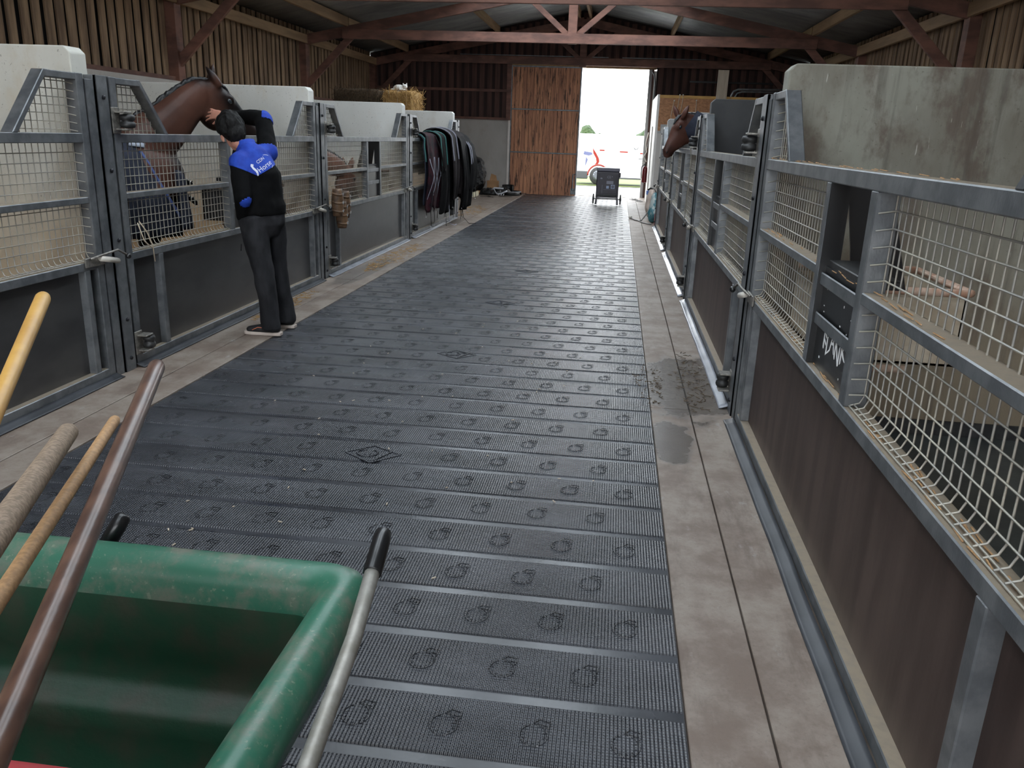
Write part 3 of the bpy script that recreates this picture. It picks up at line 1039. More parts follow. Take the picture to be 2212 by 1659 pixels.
def gate_mesh(s):
    """leaf for side s (-1 left, +1 right) built about (0, 0, 0): list of (name, MB, material, smooth, bevel, parent)"""
    L = []

    def bx(name, x0, x1, t0, t1, z0, z1, mt='galv', bev=0.004):
        L.append((name, MB().box(s*x0, s*x1, t0, t1, z0, z1), mt, False, bev, None))
    E0, E1 = 0.10, 3.80
    D = 0.08
    bx('top_rail', 0.001, D - 0.001, E0 + 0.001, E1 - 0.001, 1.522, 1.580)
    bx('low_rail', 0.0015, D, E0 + 0.001, E1 - 0.001, 0.745, 0.798)
    bx('mid_rail', 0.003, D - 0.002, 0.17, 1.68, 1.157, 1.197)
    bx('mid_rail', 0.003, D - 0.002, 2.335, 3.73, 1.157, 1.197)
    bx('sill', 0.0015, D, E0 + 0.001, E1 - 0.001, 0.02, 0.075)
    bx('upright', 0.0, D, E0, 0.17, 0.018, 1.93)
    bx('upright', 0.0, D, 3.73, E1, 0.018, 1.93)
    bx('slot_upright', 0.002, D, 1.68, 1.745, 0.797, 1.523)
    bx('slot_upright', 0.002, D, 2.275, 2.335, 0.797, 1.523)
    bx('stud', 0.002, D - 0.005, 0.50, 0.555, 0.074, 0.746)
    bx('stud', 0.002, D - 0.005, 3.60, 3.655, 0.074, 0.746)
    bx('kick_panel', 0.05, 0.066, 0.165, 3.735, 0.05, 0.76, 'film_brown' if s > 0 else 'film_dark', 0)
    # trapezoid head guards
    for (ta, tb, tc) in ((0.17, 0.455, 0.77), (3.73, 3.445, 3.13)):
        sg = 1 if tb > ta else -1
        L.append(('guard_bar', MB().box(s*0.002, s*(D - 0.002), ta, tb, 1.888, 1.928), 'galv', False, 0.004, None))
        pl = [(s*0.001, tb - sg*0.045, 1.93), (s*0.001, tb, 1.93), (s*0.001, tc, 1.579), (s*0.001, tc - sg*0.047, 1.579)]
        L.append(('guard_bar', MB().prism(pl, (s*(D - 0.003), 0, 0)), 'galv', False, 0.004, None))
    bx('slot_liner', 0.004, 0.079, 2.266, 2.274, 0.80, 1.52, 'black_plastic', 0)
    # welded wire panels
    wr_ = 0.0031
    xm = 0.066

    def panel(t0, t1, z0, z1, lip):
        mb = MB()
        n = int(round((t1 - t0)/0.053))
        for i in range(n + 1):
            t = t0 + (t1 - t0)*i/n
            if lip:
                mb.tube([(s*xm, t, z1), (s*xm, t, z0 + 0.045), (s*(xm - 0.012), t, z0 + 0.018), (s*(xm - 0.042), t, z0 + 0.008)], wr_, 5, False)
            else:
                mb.tube([(s*xm, t, z1), (s*xm, t, z0)], wr_, 5, False)
        m = int(round((z1 - z0)/0.056))
        for j in range(1, m):
            z = z0 + (z1 - z0)*j/m
            mb.tube([(s*(xm - 0.05), t0 - 0.004, z - 0.012), (s*(xm - 0.006), t0 + 0.03, z), (s*(xm - 0.006), t1 - 0.03, z), (s*(xm - 0.05), t1 + 0.004, z - 0.012)], wr_, 5, False)
        if lip:
            for xx, zz in ((xm - 0.03, z0 + 0.012), (xm - 0.045, z0 + 0.006)):
                mb.tube([(s*xx, t0, zz), (s*xx, t1, zz)], wr_, 5, False)
        L.append(('wire_mesh', mb, 'wire', True, 0, 'stuff'))
    panel(0.175, 1.675, 0.798, 1.522, True)
    panel(2.34, 3.725, 0.798, 1.522, True)
    for (ta, sg) in ((0.17, 1), (3.73, -1)):
        mb = MB()
        for j in range(0, 7):
            z = 1.60 + 0.046*j
            te = ta + sg*(0.26 + (1.90 - z)/0.32*0.30)
            mb.tube([(s*(xm - 0.04), ta, z - 0.01), (s*xm, ta + sg*0.03, z), (s*xm, te, z)], wr_, 5, False)
        for i in range(0, 10):
            t = 0.045 + 0.053*i
            zt = 1.89 if t < 0.25 else 1.89 - (t - 0.25)/0.31*0.32
            if zt < 1.6:
                continue
            mb.tube([(s*(xm - 0.006), ta + sg*t, 1.578), (s*(xm - 0.006), ta + sg*t, zt)], wr_, 5, False)
        L.append(('wire_mesh', mb, 'wire', True, 0, 'stuff'))
    # slot: flats that hold a chalk board
    bx('flat_bar', 0.012, 0.020, 1.745, 2.275, 1.125, 1.175)
    bx('flat_bar', 0.012, 0.020, 1.745, 2.275, 0.965, 1.015)
    bx('chalk_board', 0.028, 0.036, 1.76, 2.27, 0.80, 1.20, 'black_plastic', 0)
    bx('tray', 0.036, 0.16, 1.76, 2.27, 1.195, 1.225, 'rubber', 0.004)
    # rubber roller hinges on the near upright
    for z, k in ((1.665, 1.0), (0.17, 0.85)):
        mb = MB().lathe([(0.012, -0.05), (0.044*k, -0.045), (0.050*k, -0.03), (0.046*k, -0.012), (0.034*k, -0.004), (0.046*k, 0.004), (0.050*k, 0.02), (0.044*k, 0.036), (0.012, 0.042)], (-s*0.045, 0.19, z), (0, 0, 1), 14)
        L.append(('roller', mb, 'rubber', True, 0, None))
        mb = MB().box(-s*0.075, s*0.0, 0.11, 0.20, z - 0.064, z - 0.052).box(-s*0.075, s*0.0, 0.11, 0.20, z + 0.044, z + 0.056).box(-s*0.008, s*0.0, 0.08, 0.17, z - 0.085, z + 0.08)
        L.append(('hinge_bracket', mb, 'steel_dark', False, 0.003, None))
    # spring latch on the far upright
    mb = MB().box(-s*0.012, 0, 3.60, 3.80, 0.765, 0.825)
    L.append(('latch_plate', mb, 'steel_dark', False, 0.003, None))
    mb = MB().tube([(-s*0.035, 3.72, 0.815), (-s*0.035, 3.90, 0.775)], [0.019, 0.019], 12)
    L.append(('latch_roller', mb, 'white_nylon', True, 0.0, None))
    mb = MB().tube([(-s*0.02, 3.64, 0.82), (-s*0.05, 3.76, 0.84), (-s*0.055, 3.88, 0.85), (-s*0.07, 3.95, 0.81)], 0.008, 8)
    L.append(('latch_lever', mb, 'steel_dark', True, 0.0, None))
    mb = MB().ell((-s*0.075, 3.96, 0.80), (0.02, 0, 0), (0, 0.02, 0), (0, 0, 0.02), 10, 7)
    L.append(('latch_knob', mb, 'black_plastic', True, 0.0, None))
    return L


gate_labels = {
    (-1, -1): 'galvanised mesh stall gate at far left edge behind the wooden tool handles',
    (-1, 0): 'galvanised mesh stall gate where the man strokes the horse',
    (-1, 1): 'galvanised mesh stall gate with brown leather boots hung on its near post',
    (-1, 2): 'galvanised mesh stall gate mostly hidden under hanging horse rugs',
    (1, -1): 'large brown-panelled mesh stall gate with chalked name board, right foreground',
    (1, 0): 'mesh stall gate in front of the black partition, second on the right',
    (1, 1): 'mesh stall gate below the right-hand horse head, with hanging rope',
    (1, 2): 'farthest mesh stall gate on the right, beside the feed sacks',
}
GATES = {}
for s in (-1, 1):
    proto = None
    gx = GX_L if s < 0 else GX_R
    for k in (-1, 0, 1, 2):
        loc = V((gx, Y0 + k*S, 0))
        if proto is None:
            proto = thing('stall_gate', gate_labels[(s, k)], 'gate', loc, 'stall gates along the aisle')
            for nm, mb, mt, smo, bev, knd in gate_mesh(s):
                mb.v = [p + loc for p in mb.v]
                o = mb.build(nm, mt, proto, smo, bev, seg=1)
                if knd:
                    o['kind'] = knd
            g = proto
        else:
            g = copy_tree(proto)
            g.location = loc
            g['label'] = gate_labels[(s, k)]
        GATES[(s, k)] = g

# chalked name on the nearest right board (reads from the aisle)
g = GATES[(1, -1)]
tx = text_mb('FLANK', 0.105, (GX_R + 0.0265, Y0 - S + 1.985, 0.93), (0, -1, 0.0), (0, 0, 1), 0.0006)
tx.v = [V((p.x, p.y, p.z + 0.02*math.sin(p.y*37))) for p in tx.v]
tx.build('chalk_name', 'chalk', g)
sp = MB()
for i in range(12):
    y, z = Y0 - S + R.uniform(1.8, 2.23), R.uniform(0.82, 1.18)
    sp.box(GX_R + 0.0268, GX_R + 0.0276, y, y + R.uniform(0.003, 0.012), z, z + R.uniform(0.003, 0.014))
tag(sp.build('chalk_smears', 'chalk', g), kind='stuff')

# posts between the gates
post_labels = {
    (-1, 0): 'bolted galvanised post at the nearest left partition end',
    (-1, 1): 'bolted galvanised post right of the man',
    (-1, 2): 'bolted galvanised post just left of the hanging horse rugs',
    (-1, 3): 'bolted galvanised post at the last left partition, behind the rugs',
    (1, 0): 'bolted galvanised post at the end of the stained right partition',
    (1, 1): 'bolted galvanised post beside the black partition, next to the right-hand horse',
    (1, 2): 'bolted galvanised post beyond the right-hand horse head',
    (1, 3): 'last bolted galvanised post on the right by the feed sacks',
}
for s in (-1, 1):
    proto = None
    gx = GX_L if s < 0 else GX_R
    for k in range(4):
        loc = V((gx, Y0 + k*S, 0))
        if proto is None:
            proto = thing('stall_post', post_labels[(s, k)], 'post', loc, 'posts along the stall fronts')
            for t0, t1, x0, z1 in ((-0.165, -0.07, -0.004, 1.90), (-0.062, 0.06, -0.012, 1.93)):
                mb = MB().box(s*x0, s*0.006, t0, t1, 0.0, z1).box(s*x0, s*0.07, t1 - 0.008, t1, 0.0, z1).box(s*x0, s*0.07, t0, t0 + 0.008, 0.0, z1)
                mb.v = [p + loc for p in mb.v]
                mb.build('channel', 'galv', proto, bevel=0.002, seg=1)
            for z in (1.80, 1.35, 0.90, 0.36, 0.09):
                MB().lathe([(0.014, 0), (0.014, 0.009), (0.007, 0.014)], loc + V((-s*0.012, 0.0, z)), (-s, 0, 0), 8).build('bolt', 'bolt', proto)
            g = proto
        else:
            g = copy_tree(proto)
            g.location = loc
            g['label'] = post_labels[(s, k)]

# rubber lip along the foot of each stall front
for s, gx in ((-1, GX_L), (1, GX_R)):
    for k in range(-1, 3):
        ya, yb = Y0 + k*S + 0.07, Y0 + (k + 1)*S - 0.17
        xa, xb = gx - s*0.065, gx - s*0.004
        mb = MB()

        def fn(u, v):
            y = ya + (yb - ya)*u
            wob = 0.006*noise.noise(V((y*1.7, s*3.0, 0)))
            x = xa + (xb - xa)*v - s*wob
            z = 0.006 + 0.020*v**1.5
            return (x, y, z)
        mb.grid(fn, 40, 4)
        o = mb.build('sealing_lip', 'pvc' if (k < 0 or (s < 0 and k < 1)) else 'pvc_sheen', None, True, solid=0.006)
        side = 'left' if s < 0 else 'right'
        nth = ('first', 'second', 'third', 'fourth')[k + 1]
        tag(o, 'grey rubber lip on the floor under the %s stall gate on the %s' % (nth, side), 'strip', 'rubber lips under the stall gates')

# ------------------------------------------------------------------ corner feeders
feed_labels = {(1, -1): 'rusty-rimmed corner feed trough seen through the nearest right gate',
               (-1, 1): 'tan corner feed trough behind the gate with the leather boots',
               (-1, 0): 'dark corner feed trough behind the man',
               (1, 0): 'corner feed trough behind the second right gate'}
for (s, k), lab in feed_labels.items():
    gx = GX_L if s < 0 else GX_R
    y0g = Y0 + k*S
    t = thing('feed_trough', lab, 'feeder', (gx + s*0.4, y0g + 2.7, 0.75))
    ya, yb = y0g + 2.42, y0g + 3.06
    xa, xb = gx + s*0.095, gx + s*0.645
    zt, zb = 1.095, 0.78
    mb = MB()
    n_ = 0.008
    mb.box(xa, xb, ya, ya + n_, zb, zt - 0.03).box(xa, xb, yb - n_, yb, zb, zt - 0.03)
    mb.box(xa, xa + s*n_, ya, yb, zb, zt - 0.03).box(xb - s*n_, xb, ya, yb, zb, zt - 0.03)
    mb.box(xa, xb, ya, yb, zb, zb + 0.01)
    mb.build('bin', 'trough' if (s, k) != (-1, 0) else 'film_dark', t)
    MB().tube([(xa, ya - 0.012, zt), (xb, ya - 0.012, zt), (xb + s*0.012, ya, zt), (xb + s*0.012, yb, zt), (xb, yb, zt), (xa, yb, zt)], 0.017, 8).build('rim', 'rusty_pipe', t, True)
    MB().tube([(xa, ya - 0.02, zb - 0.02), (xb - s*0.2, ya - 0.02, zb - 0.02)], 0.018, 8).build('support_bar', 'rusty_pipe', t, True)
    # black guard plate beside the slot
    pl = [(xa + s*0.0, ya - 0.035, 1.53), (xa + s*0.17, ya - 0.035, 1.53), (xa + s*0.29, ya - 0.035, 1.10), (xa + s*0.075, ya - 0.035, 1.10)]
    MB().prism(pl, (0, 0.012, 0)).build('guard_plate', 'black_plastic', t)

# stall floors
bed = {(-1, -1): ('bedding', 'straw bedding in the nearest left stall'), (-1, 0): ('bedding', 'tan straw bedding in the stall of the dark bay horse'),
       (-1, 1): ('bedding', 'straw bedding in the stall behind the leather boots'), (-1, 2): ('bedding', 'straw bedding in the stall behind the hanging rugs'),
       (1, 1): ('bedding', 'straw bedding in the stall of the right-hand horse'), (1, 0): ('stall_rubber', 'dark rubber floor in the second right stall'),
       (1, -1): ('stall_rubber', 'dark rubber floor in the nearest right stall')}
for (s, k), (mt, lab) in bed.items():
    gx = GX_L if s < 0 else GX_R
    xa, xb = gx + s*0.10, (WL + 0.12 if s < 0 else WR - 0.12)
    ya, yb = Y0 + k*S + 0.02, Y0 + (k + 1)*S - 0.18
    h = 0.0 if mt == 'stall_rubber' else 0.10
    mb = MB()

    def fn(u, v):
        y = ya + (yb - ya)*u
        x = xa + (xb - xa)*v
        return (x, y, 0.012 + h*(0.6 + 0.9*noise.noise(V((x*2.2, y*2.2, k)))) if h else 0.012)
    mb.grid(fn, 30, 30)
    o = mb.build('bedding' if h else 'stall_floor_mat', mt, None, True)
    tag(o, lab, 'bedding' if h else 'mat', kind='stuff' if h else None)
    if not h:
        MB().box(xa, xb, yb + 0.005, yb + 0.02, 0.0, 0.10).build('gap_strip', 'rubber', o)  # black strip stands in for the dark gap at the wall's foot

# ------------------------------------------------------------------ horses


def horse(name, label, base, d, neck, poll, muzzle, mats, feet_back=1.15, body_z=1.18, voxel=0.016, ears=((0.07, 0.10), (-0.07, 0.10)), fdir=None, wid=1.0, tail=True):
    """base: ground point between the forefeet; d: heading; neck: points from withers base to poll (with radii); all in world coordinates"""
    base, d = V(base), V(d).normalized()
    sd = V((-d.y, d.x, 0))           # left side
    zu = V((0, 0, 1))
    t = thing(name, label, 'horse', (base.x, base.y, 0))
    mb = MB()

    def P(f, s, z):
        return base + d*f + sd*s + zu*z
    # trunk: deep chest, tucked belly, round rump
    mb.blobtube([P(0.20, 0, body_z + 0.02), P(0.05, 0, body_z + 0.02), P(-0.25, 0, body_z - 0.01), P(-0.65, 0, body_z), P(-1.0, 0, body_z + 0.07), P(-1.28, 0, body_z + 0.06)],
                [(0.19, 0.26), (0.25*wid, 0.33), (0.28*wid, 0.33), (0.30*wid, 0.30), (0.29*wid, 0.31), (0.19, 0.22)], 18, zu)
    # withers
    mb.blobtube([P(0.1, 0, body_z + 0.20), P(-0.3, 0, body_z + 0.24), P(-0.6, 0, body_z + 0.16)], [(0.12, 0.16), (0.10, 0.14), (0.12, 0.12)], 12, zu)
    # legs
    for s in (-1, 1):
        mb.blobtube([P(0.06, s*0.16, body_z - 0.08), P(0.05, s*0.15, 0.86), P(0.04, s*0.13, 0.66), P(0.04, s*0.13, 0.50), P(0.02, s*0.13, 0.47), P(0.02, s*0.13, 0.22), P(0.02, s*0.13, 0.16), P(0.06, s*0.13, 0.07), P(0.08, s*0.13, 0.045)],
                    [(0.11, 0.13), (0.085, 0.10), (0.058, 0.066), (0.055, 0.06), (0.05, 0.055), (0.034, 0.04), (0.04, 0.045), (0.045, 0.05), (0.058, 0.066)], 12)
        x = -feet_back
        mb.blobtube([P(x + 0.05, s*0.17, body_z - 0.02), P(x + 0.14, s*0.16, 0.84), P(x - 0.02, s*0.14, 0.64), P(x - 0.14, s*0.13, 0.54), P(x - 0.13, s*0.13, 0.45), P(x - 0.09, s*0.13, 0.22), P(x - 0.08, s*0.13, 0.16), P(x - 0.03, s*0.13, 0.07), P(x - 0.02, s*0.13, 0.045)],
                    [(0.15, 0.20), (0.12, 0.14), (0.075, 0.09), (0.055, 0.065), (0.045, 0.055), (0.036, 0.042), (0.042, 0.046), (0.045, 0.05), (0.058, 0.066)], 12)
    # neck
    poll, muzzle = V(poll), V(muzzle)
    npts = [V(p) for p, _ in neck]
    nr = [r for _, r in neck]
    mb.blobtube(npts, nr, 16, zu)
    # head
    a = (muzzle - poll).normalized()
    L = (muzzle - poll).length
    nk = (npts[-2] - poll)
    nrm = -(nk - a*nk.dot(a)).normalized() if fdir is None else (V(fdir) - a*V(fdir).dot(a)).normalized()   # forehead side
    lat = a.cross(nrm).normalized()

    def H(f, n, l=0.0):
        return poll + a*(f*L) + nrm*n + lat*l
    mb.blobtube([H(0.02, -0.02), H(0.14, -0.035), H(0.30, -0.055), H(0.46, -0.062), H(0.64, -0.036), H(0.80, -0.012), H(0.92, -0.008), H(0.99, -0.016)],
                [(0.085, 0.095), (0.102, 0.130), (0.098, 0.160), (0.082, 0.160), (0.066, 0.124), (0.060, 0.090), (0.064, 0.080), (0.048, 0.060)], 16, nrm)
    # round cheek and chin
    mb.ell(H(0.29, -0.165), a*0.155, lat*0.080, nrm*0.115)
    mb.ell(H(0.93, -0.062), a*0.045, lat*0.035, nrm*0.035)
    for s in (-1, 1):
        mb.ell(H(0.27, 0.045, s*0.075), a*0.055, lat*0.03, nrm*0.035)       # brow
        mb.ell(H(0.93, 0.030, s*0.038), a*0.03, lat*0.022, nrm*0.026)       # nostril wing
    # ears
    eu = -a*0.55 + nrm*0.6
    eu.normalize()
    for (sl, lean) in ears:
        b0 = H(0.01, 0.055, sl)
        dirv = V(lean).normalized() if isinstance(lean, tuple) else (eu + lat*(lean*(1 if sl > 0 else -1))).normalized()
        mb.tube([b0 - dirv*0.04, b0 + dirv*0.02, b0 + dirv*0.07, b0 + dirv*0.125, b0 + dirv*0.165], [(0.032, 0.028), (0.046, 0.036), (0.048, 0.036), (0.030, 0.022), (0.005, 0.005)], 12, True, nrm)
    body = fuse(mb, voxel, 7)
    o = body.build('body', mats[0], t, True)
    for s in (-1, 1):
        MB().ell(H(0.275, 0.022, s*0.094), a*0.026, lat*0.014, nrm*0.02, 12, 8).build('eye', 'glass_dark', t, True)
        MB().ell(H(0.955, 0.022, s*0.054), a*0.017, lat*0.008, nrm*0.012, 10, 6).build('nostril', 'black_plastic', t, True)
    # mane: a low crest along the top of the neck with a forelock
    mm = MB()
    k = len(npts)
    crest = []
    for i in range(k):
        tv = (npts[min(i + 1, k - 1)] - npts[max(i - 1, 0)]).normalized()
        n1 = (zu - tv*tv.z).normalized()
        crest.append(npts[i] + n1*(nr[i][1]*0.97))
    crest.append(H(0.05, 0.075))
    pts, rr = [], []
    for i in range(len(crest) - 1):
        for q in range(4):
            pts.append(crest[i].lerp(crest[i + 1], q/4))
            rr.append((0.022 + 0.006*noise.noise(V((i*3.1, q*1.7, 0))), 0.030 + 0.014*noise.noise(V((i*1.3, q*2.9, 5.0)))))
    pts.append(crest[-1])
    rr.append((0.02, 0.02))
    mm.blobtube(pts, rr, 10, zu)
    mm.blobtube([H(0.02, 0.075), H(0.14, 0.095), H(0.26, 0.092)], [(0.035, 0.018), (0.04, 0.016), (0.014, 0.01)], 10, nrm)
    fuse(mm, 0.008, 2, wrinkle=0.008, wscale=30).build('mane', 'mane', t, True)
    if tail:
        tm = MB().blobtube([P(-1.40, 0, body_z + 0.16), P(-1.52, 0, body_z), P(-1.56, 0, body_z - 0.4), P(-1.54, 0, 0.45)], [0.03, 0.06, 0.075, 0.03], 10)
        tm.build('tail', 'mane', t, True)
    t_ = dict(root=t, P=P, H=H, a=a, nrm=nrm, lat=lat, d=d, sd=sd, body_z=body_z, base=base)
    return t_


def rug(h, mt, f_front=0.27, bottom=0.72, trim=None, lining=None, chest=True):
    """stable rug over the trunk: an arch along the body that closes across the chest"""
    t, P, bz = h['root'], h['P'], h['body_z']

    def fn(u, v):
        th = -1 + 2*v
        ff = f_front - 0.42*max(0.0, 1 - abs(th)*1.15)
        f = ff + (-1.46 - ff)*u
        th = -1 + 2*v                                   # -1 left hem .. 1 right hem
        wv = 0.012*noise.noise(V((u*9, v*7, 1.0)))
        wdt = 0.325 + wv + (0.02 if u > 0.6 else 0) - 0.10*max(0, 0.12 - u)/0.12
        top = bz + 0.345 + 0.045*math.exp(-((f + 0.25)/0.3)**2) - 0.04*u
        at = abs(th)
        if at < 0.5:
            ang = at/0.5*PI/2
            s = wdt*math.sin(ang)
            z = top - 0.34*(1 - math.cos(ang))
        else:
            q = (at - 0.5)/0.5
            s = wdt + 0.02*math.sin(q*PI)
            z = (top - 0.34) + (bottom - (top - 0.34))*q
        return P(f, s*(1 if th > 0 else -1), z)
    MB().grid(fn, 26, 30).build('rug', mt, t, True, solid=0.012)
    if chest:
        def fn2(u, v):
            # front panel wrapping round the chest
            ang = -PI/2*1.02 + PI*1.02*u
            z = 0.78 + (1.14 - 0.78)*v
            r = 0.30 - 0.06*v + 0.01*noise.noise(V((u*6, v*5, 3)))
            return P(f_front - 0.02 + 0.16*math.cos(ang)*(1.0 - 0.3*v), r*1.06*math.sin(ang), z + 0.14*abs(math.sin(ang))*v)
        MB().grid(fn2, 24, 10).build('chest_flap', mt, t, True, solid=0.012)
        bk = 0
        for z in (1.16, 1.02):
            for s in (-0.10, -0.02, 0.06):
                c = P(f_front + 0.155, s, z + 0.03*s)
                mb = MB().tube([c + h['sd']*(0.022*math.cos(q)) + V((0, 0, 0.022*math.sin(q))) for q in [2*PI*i/10 for i in range(11)]], 0.004, 6)
                mb.build('buckle', 'metal', t, True)
        MB().beam(P(f_front + 0.15, -0.15, 1.13), P(f_front + 0.15, 0.12, 1.17), 0.02, 0.035).build('strap', 'rug_black', t)
        MB().beam(P(f_front + 0.16, -0.15, 0.99), P(f_front + 0.16, 0.12, 1.03), 0.02, 0.035).build('strap', 'rug_black', t)
    if trim:
        pts = [V(fn(0.0, 0.36 - 0.31*i/10)) + h['d']*0.01 - h['sd']*0.006 for i in range(11)]
        MB().tube(pts, (0.010, 0.016), 6).build('binding', trim, t, True)
    if lining:
        def fn3(u, v):
            th = -1 + 2*v
            ang = th*PI*0.24
            f = f_front - 0.30 + 0.13*u
            return P(f - 0.06*abs(th), 0.27*math.sin(ang)*(1 - 0.1*u), bz + 0.02 + (0.37 - 0.02*u)*math.cos(ang))
        MB().grid(fn3, 5, 20).build('lining', lining, t, True, solid=0.012)


BAY = (0.098, 0.043, 0.030)
DARK = (0.004, 0.0035, 0.004)
m1 = horse_mat('dark_bay_coat', None, BAY, DARK, 1.02, [((-3.50, 7.36, 1.92), 0.21), ((-3.42, 7.50, 1.70), 0.26), ((-3.76, 7.28, 1.44), 0.20), ((-3.69, 7.17, 2.14), 0.19), ((-3.70, 7.16, 1.60), 0.15), ((-3.82, 7.0, 1.22), 0.26)])
EAR1, EAR2 = (-0.5, -0.25, 0.85), (0.10, 0.30, 0.9)
h1 = horse('dark_bay_horse', 'dark bay horse in navy rug being stroked by the man over the gate', (-4.10, 6.72, 0), (0.72, 0.69, 0),
           [((-4.22, 6.60, 1.28), (0.20, 0.30)), ((-4.05, 6.80, 1.48), (0.165, 0.245)), ((-3.89, 6.97, 1.67), (0.125, 0.19)), ((-3.76, 7.10, 1.855), (0.100, 0.15)), ((-3.69, 7.18, 1.95), (0.085, 0.115))],
           (-3.645, 7.22, 1.985), (-3.40, 7.62, 1.535), [m1], ears=((0.075, EAR1), (-0.075, EAR2)), voxel=0.013)
rug(h1, 'rug_navy', trim='rug_blue_trim', lining='rug_pale')

m2 = horse_mat('chestnut_bay_coat', None, (0.19, 0.075, 0.045), DARK, 0.85, [((-3.62, 11.75, 0.95), 0.22)])
h2 = horse('feeding_horse', 'brown horse in a dark rug with its neck lowered behind the second left gate', (-4.35, 10.35, 0), (0.86, 0.51, 0),
           [((-4.30, 10.15, 1.22), (0.20, 0.30)), ((-4.12, 10.42, 1.30), (0.16, 0.235)), ((-3.98, 10.70, 1.27), (0.125, 0.18)), ((-3.86, 10.98, 1.20), (0.10, 0.145)), ((-3.80, 11.16, 1.15), (0.085, 0.115))],
           (-3.78, 11.24, 1.13), (-3.66, 11.50, 0.64), [m2], fdir=(0.3, 0.8, 0.6))
rug(h2, 'rug_maroon')

m3 = horse_mat('liver_bay_coat', None, (0.105, 0.045, 0.034), DARK, 0.85, [((0.68, 11.97, 1.56), 0.12)])
h3 = horse('bay_horse', 'bay horse looking out over the right-hand gate with a dark neck cover', (1.48, 12.02, 0), (-1, 0.0, 0),
           [((1.55, 12.0, 1.25), (0.20, 0.30)), ((1.40, 12.0, 1.50), (0.16, 0.245)), ((1.20, 12.0, 1.72), (0.12, 0.185)), ((1.00, 12.0, 1.87), (0.10, 0.145)), ((0.90, 12.0, 1.94), (0.085, 0.115))],
           (0.86, 12.0, 1.985), (0.650, 11.94, 1.485), [m3], fdir=(-0.92, -0.32, 0.25), ears=((0.105, (-0.42, 0.2, 0.9)), (-0.095, (0.36, -0.2, 0.9))), voxel=0.013)
rug(h3, 'rug_black', chest=False)
# neck cover of the right-hand horse, open at the throat
nc = MB()
npts3 = [V((1.52, 12.0, 1.30)), V((1.38, 12.0, 1.52)), V((1.20, 12.0, 1.73)), V((1.04, 12.0, 1.865)), V((0.935, 12.0, 1.935))]
nrad3 = [(0.24, 0.33), (0.195, 0.275), (0.15, 0.215), (0.125, 0.185), (0.118, 0.170)]
nc.tube(npts3, nrad3, 18, False, (0, 0, 1))
nc.build('neck_cover', 'rug_navy', h3['root'], True, solid=0.01)
for (p, ax) in (((0.80, 11.905, 1.895), 0.030), ((0.95, 11.872, 1.80), 0.034)):
    pass

# ------------------------------------------------------------------ the man
man = thing('person', 'man in a black and blue fleece raising his right arm to the horse', 'person', (-2.86, 6.42, 0))
Fd = V((-0.62, 0.785, 0)).normalized()      # torso heading
Rd = V((Fd.y, -Fd.x, 0))                     # his right
U = V((0, 0, 1))


def TP(c, r=0.0, f=0.0, z=0.0):
    return V(c) + Rd*r + Fd*f + U*z


hip, wai, che, sho, nb_ = V((-2.865, 6.42, 0.93)), V((-2.875, 6.415, 1.07)), V((-2.885, 6.42, 1.28)), V((-2.925, 6.43, 1.41)), V((-2.970, 6.445, 1.485))
Lsh, Rsh = V((-2.972, 6.315, 1.385)), V((-2.855, 6.57, 1.455))
Lel, Lwr = V((-2.915, 6.20, 1.115)), V((-2.985, 6.31, 0.935))
Rel, Rwr = V((-2.945, 6.74, 1.715)), V((-3.385, 6.95, 1.745))
Lhip, Rhip = V((-2.91, 6.335, 0.90)), V((-2.83, 6.52, 0.90))
Lkn, Rkn = V((-2.815, 6.285, 0.50)), V((-2.805, 6.55, 0.49))
Lan, Ran = V((-2.765, 6.265, 0.085)), V((-2.76, 6.56, 0.085))
# head frame
hc = V((-3.105, 6.47, 1.612))
hf = V((-0.62, 0.68, -0.40)).normalized()
hup = V((-0.42, 0.10, 0.9))
hup = (hup - hf*hup.dot(hf)).normalized()
hr = hf.cross(hup).normalized()


def HP(f, u, r=0.0):
    return hc + (hf*f + hup*u + hr*r)*1.10


bm_ = MB()
bm_.blobtube([hip, wai, che, sho], [(0.155, 0.105), (0.145, 0.10), (0.165, 0.105), (0.14, 0.085)], 16, Fd)
bm_.blobtube([sho, nb_, HP(-0.035, -0.10), HP(-0.02, -0.02)], [(0.08, 0.07), (0.06, 0.06), (0.056, 0.06), (0.06, 0.06)], 14)
bm_.ell(HP(-0.012, 0.022), hf*0.108, hr*0.085, hup*0.103, 18, 12)            # cranium
bm_.ell(HP(0.026, -0.058), hf*0.062, hr*0.056, hup*0.068, 16, 10)             # jaw
bm_.ell(HP(0.066, -0.098), hf*0.024, hr*0.026, hup*0.022, 10, 7)              # chin
bm_.tube([HP(0.082, 0.012), HP(0.104, -0.022), HP(0.098, -0.034)], [0.009, 0.014, 0.010], 8)    # nose
bm_.ell(HP(0.083, -0.064), hf*0.012, hr*0.024, hup*0.010, 10, 6)              # lips
for s in (-1, 1):
    bm_.ell(HP(0.078, 0.022, s*0.03), hf*0.012, hr*0.022, hup*0.008, 8, 6)   # brow
    bm_.ell(HP(0.004, -0.035, s*0.083), hf*0.019 + hr*0.008*s, hr*0.008, hup*0.034, 10, 7)   # ear
for pts in ((Lsh, Lel, Lwr), (Rsh, Rel, Rwr)):
    bm_.blobtube([pts[0], pts[0].lerp(pts[1], 0.5), pts[1], pts[1].lerp(pts[2], 0.4), pts[2]], [0.05, 0.045, 0.040, 0.040, 0.026], 12)
bm_.blobtube([sho, Lsh], [0.06, 0.055], 12)
bm_.blobtube([sho, Rsh], [0.06, 0.055], 12)
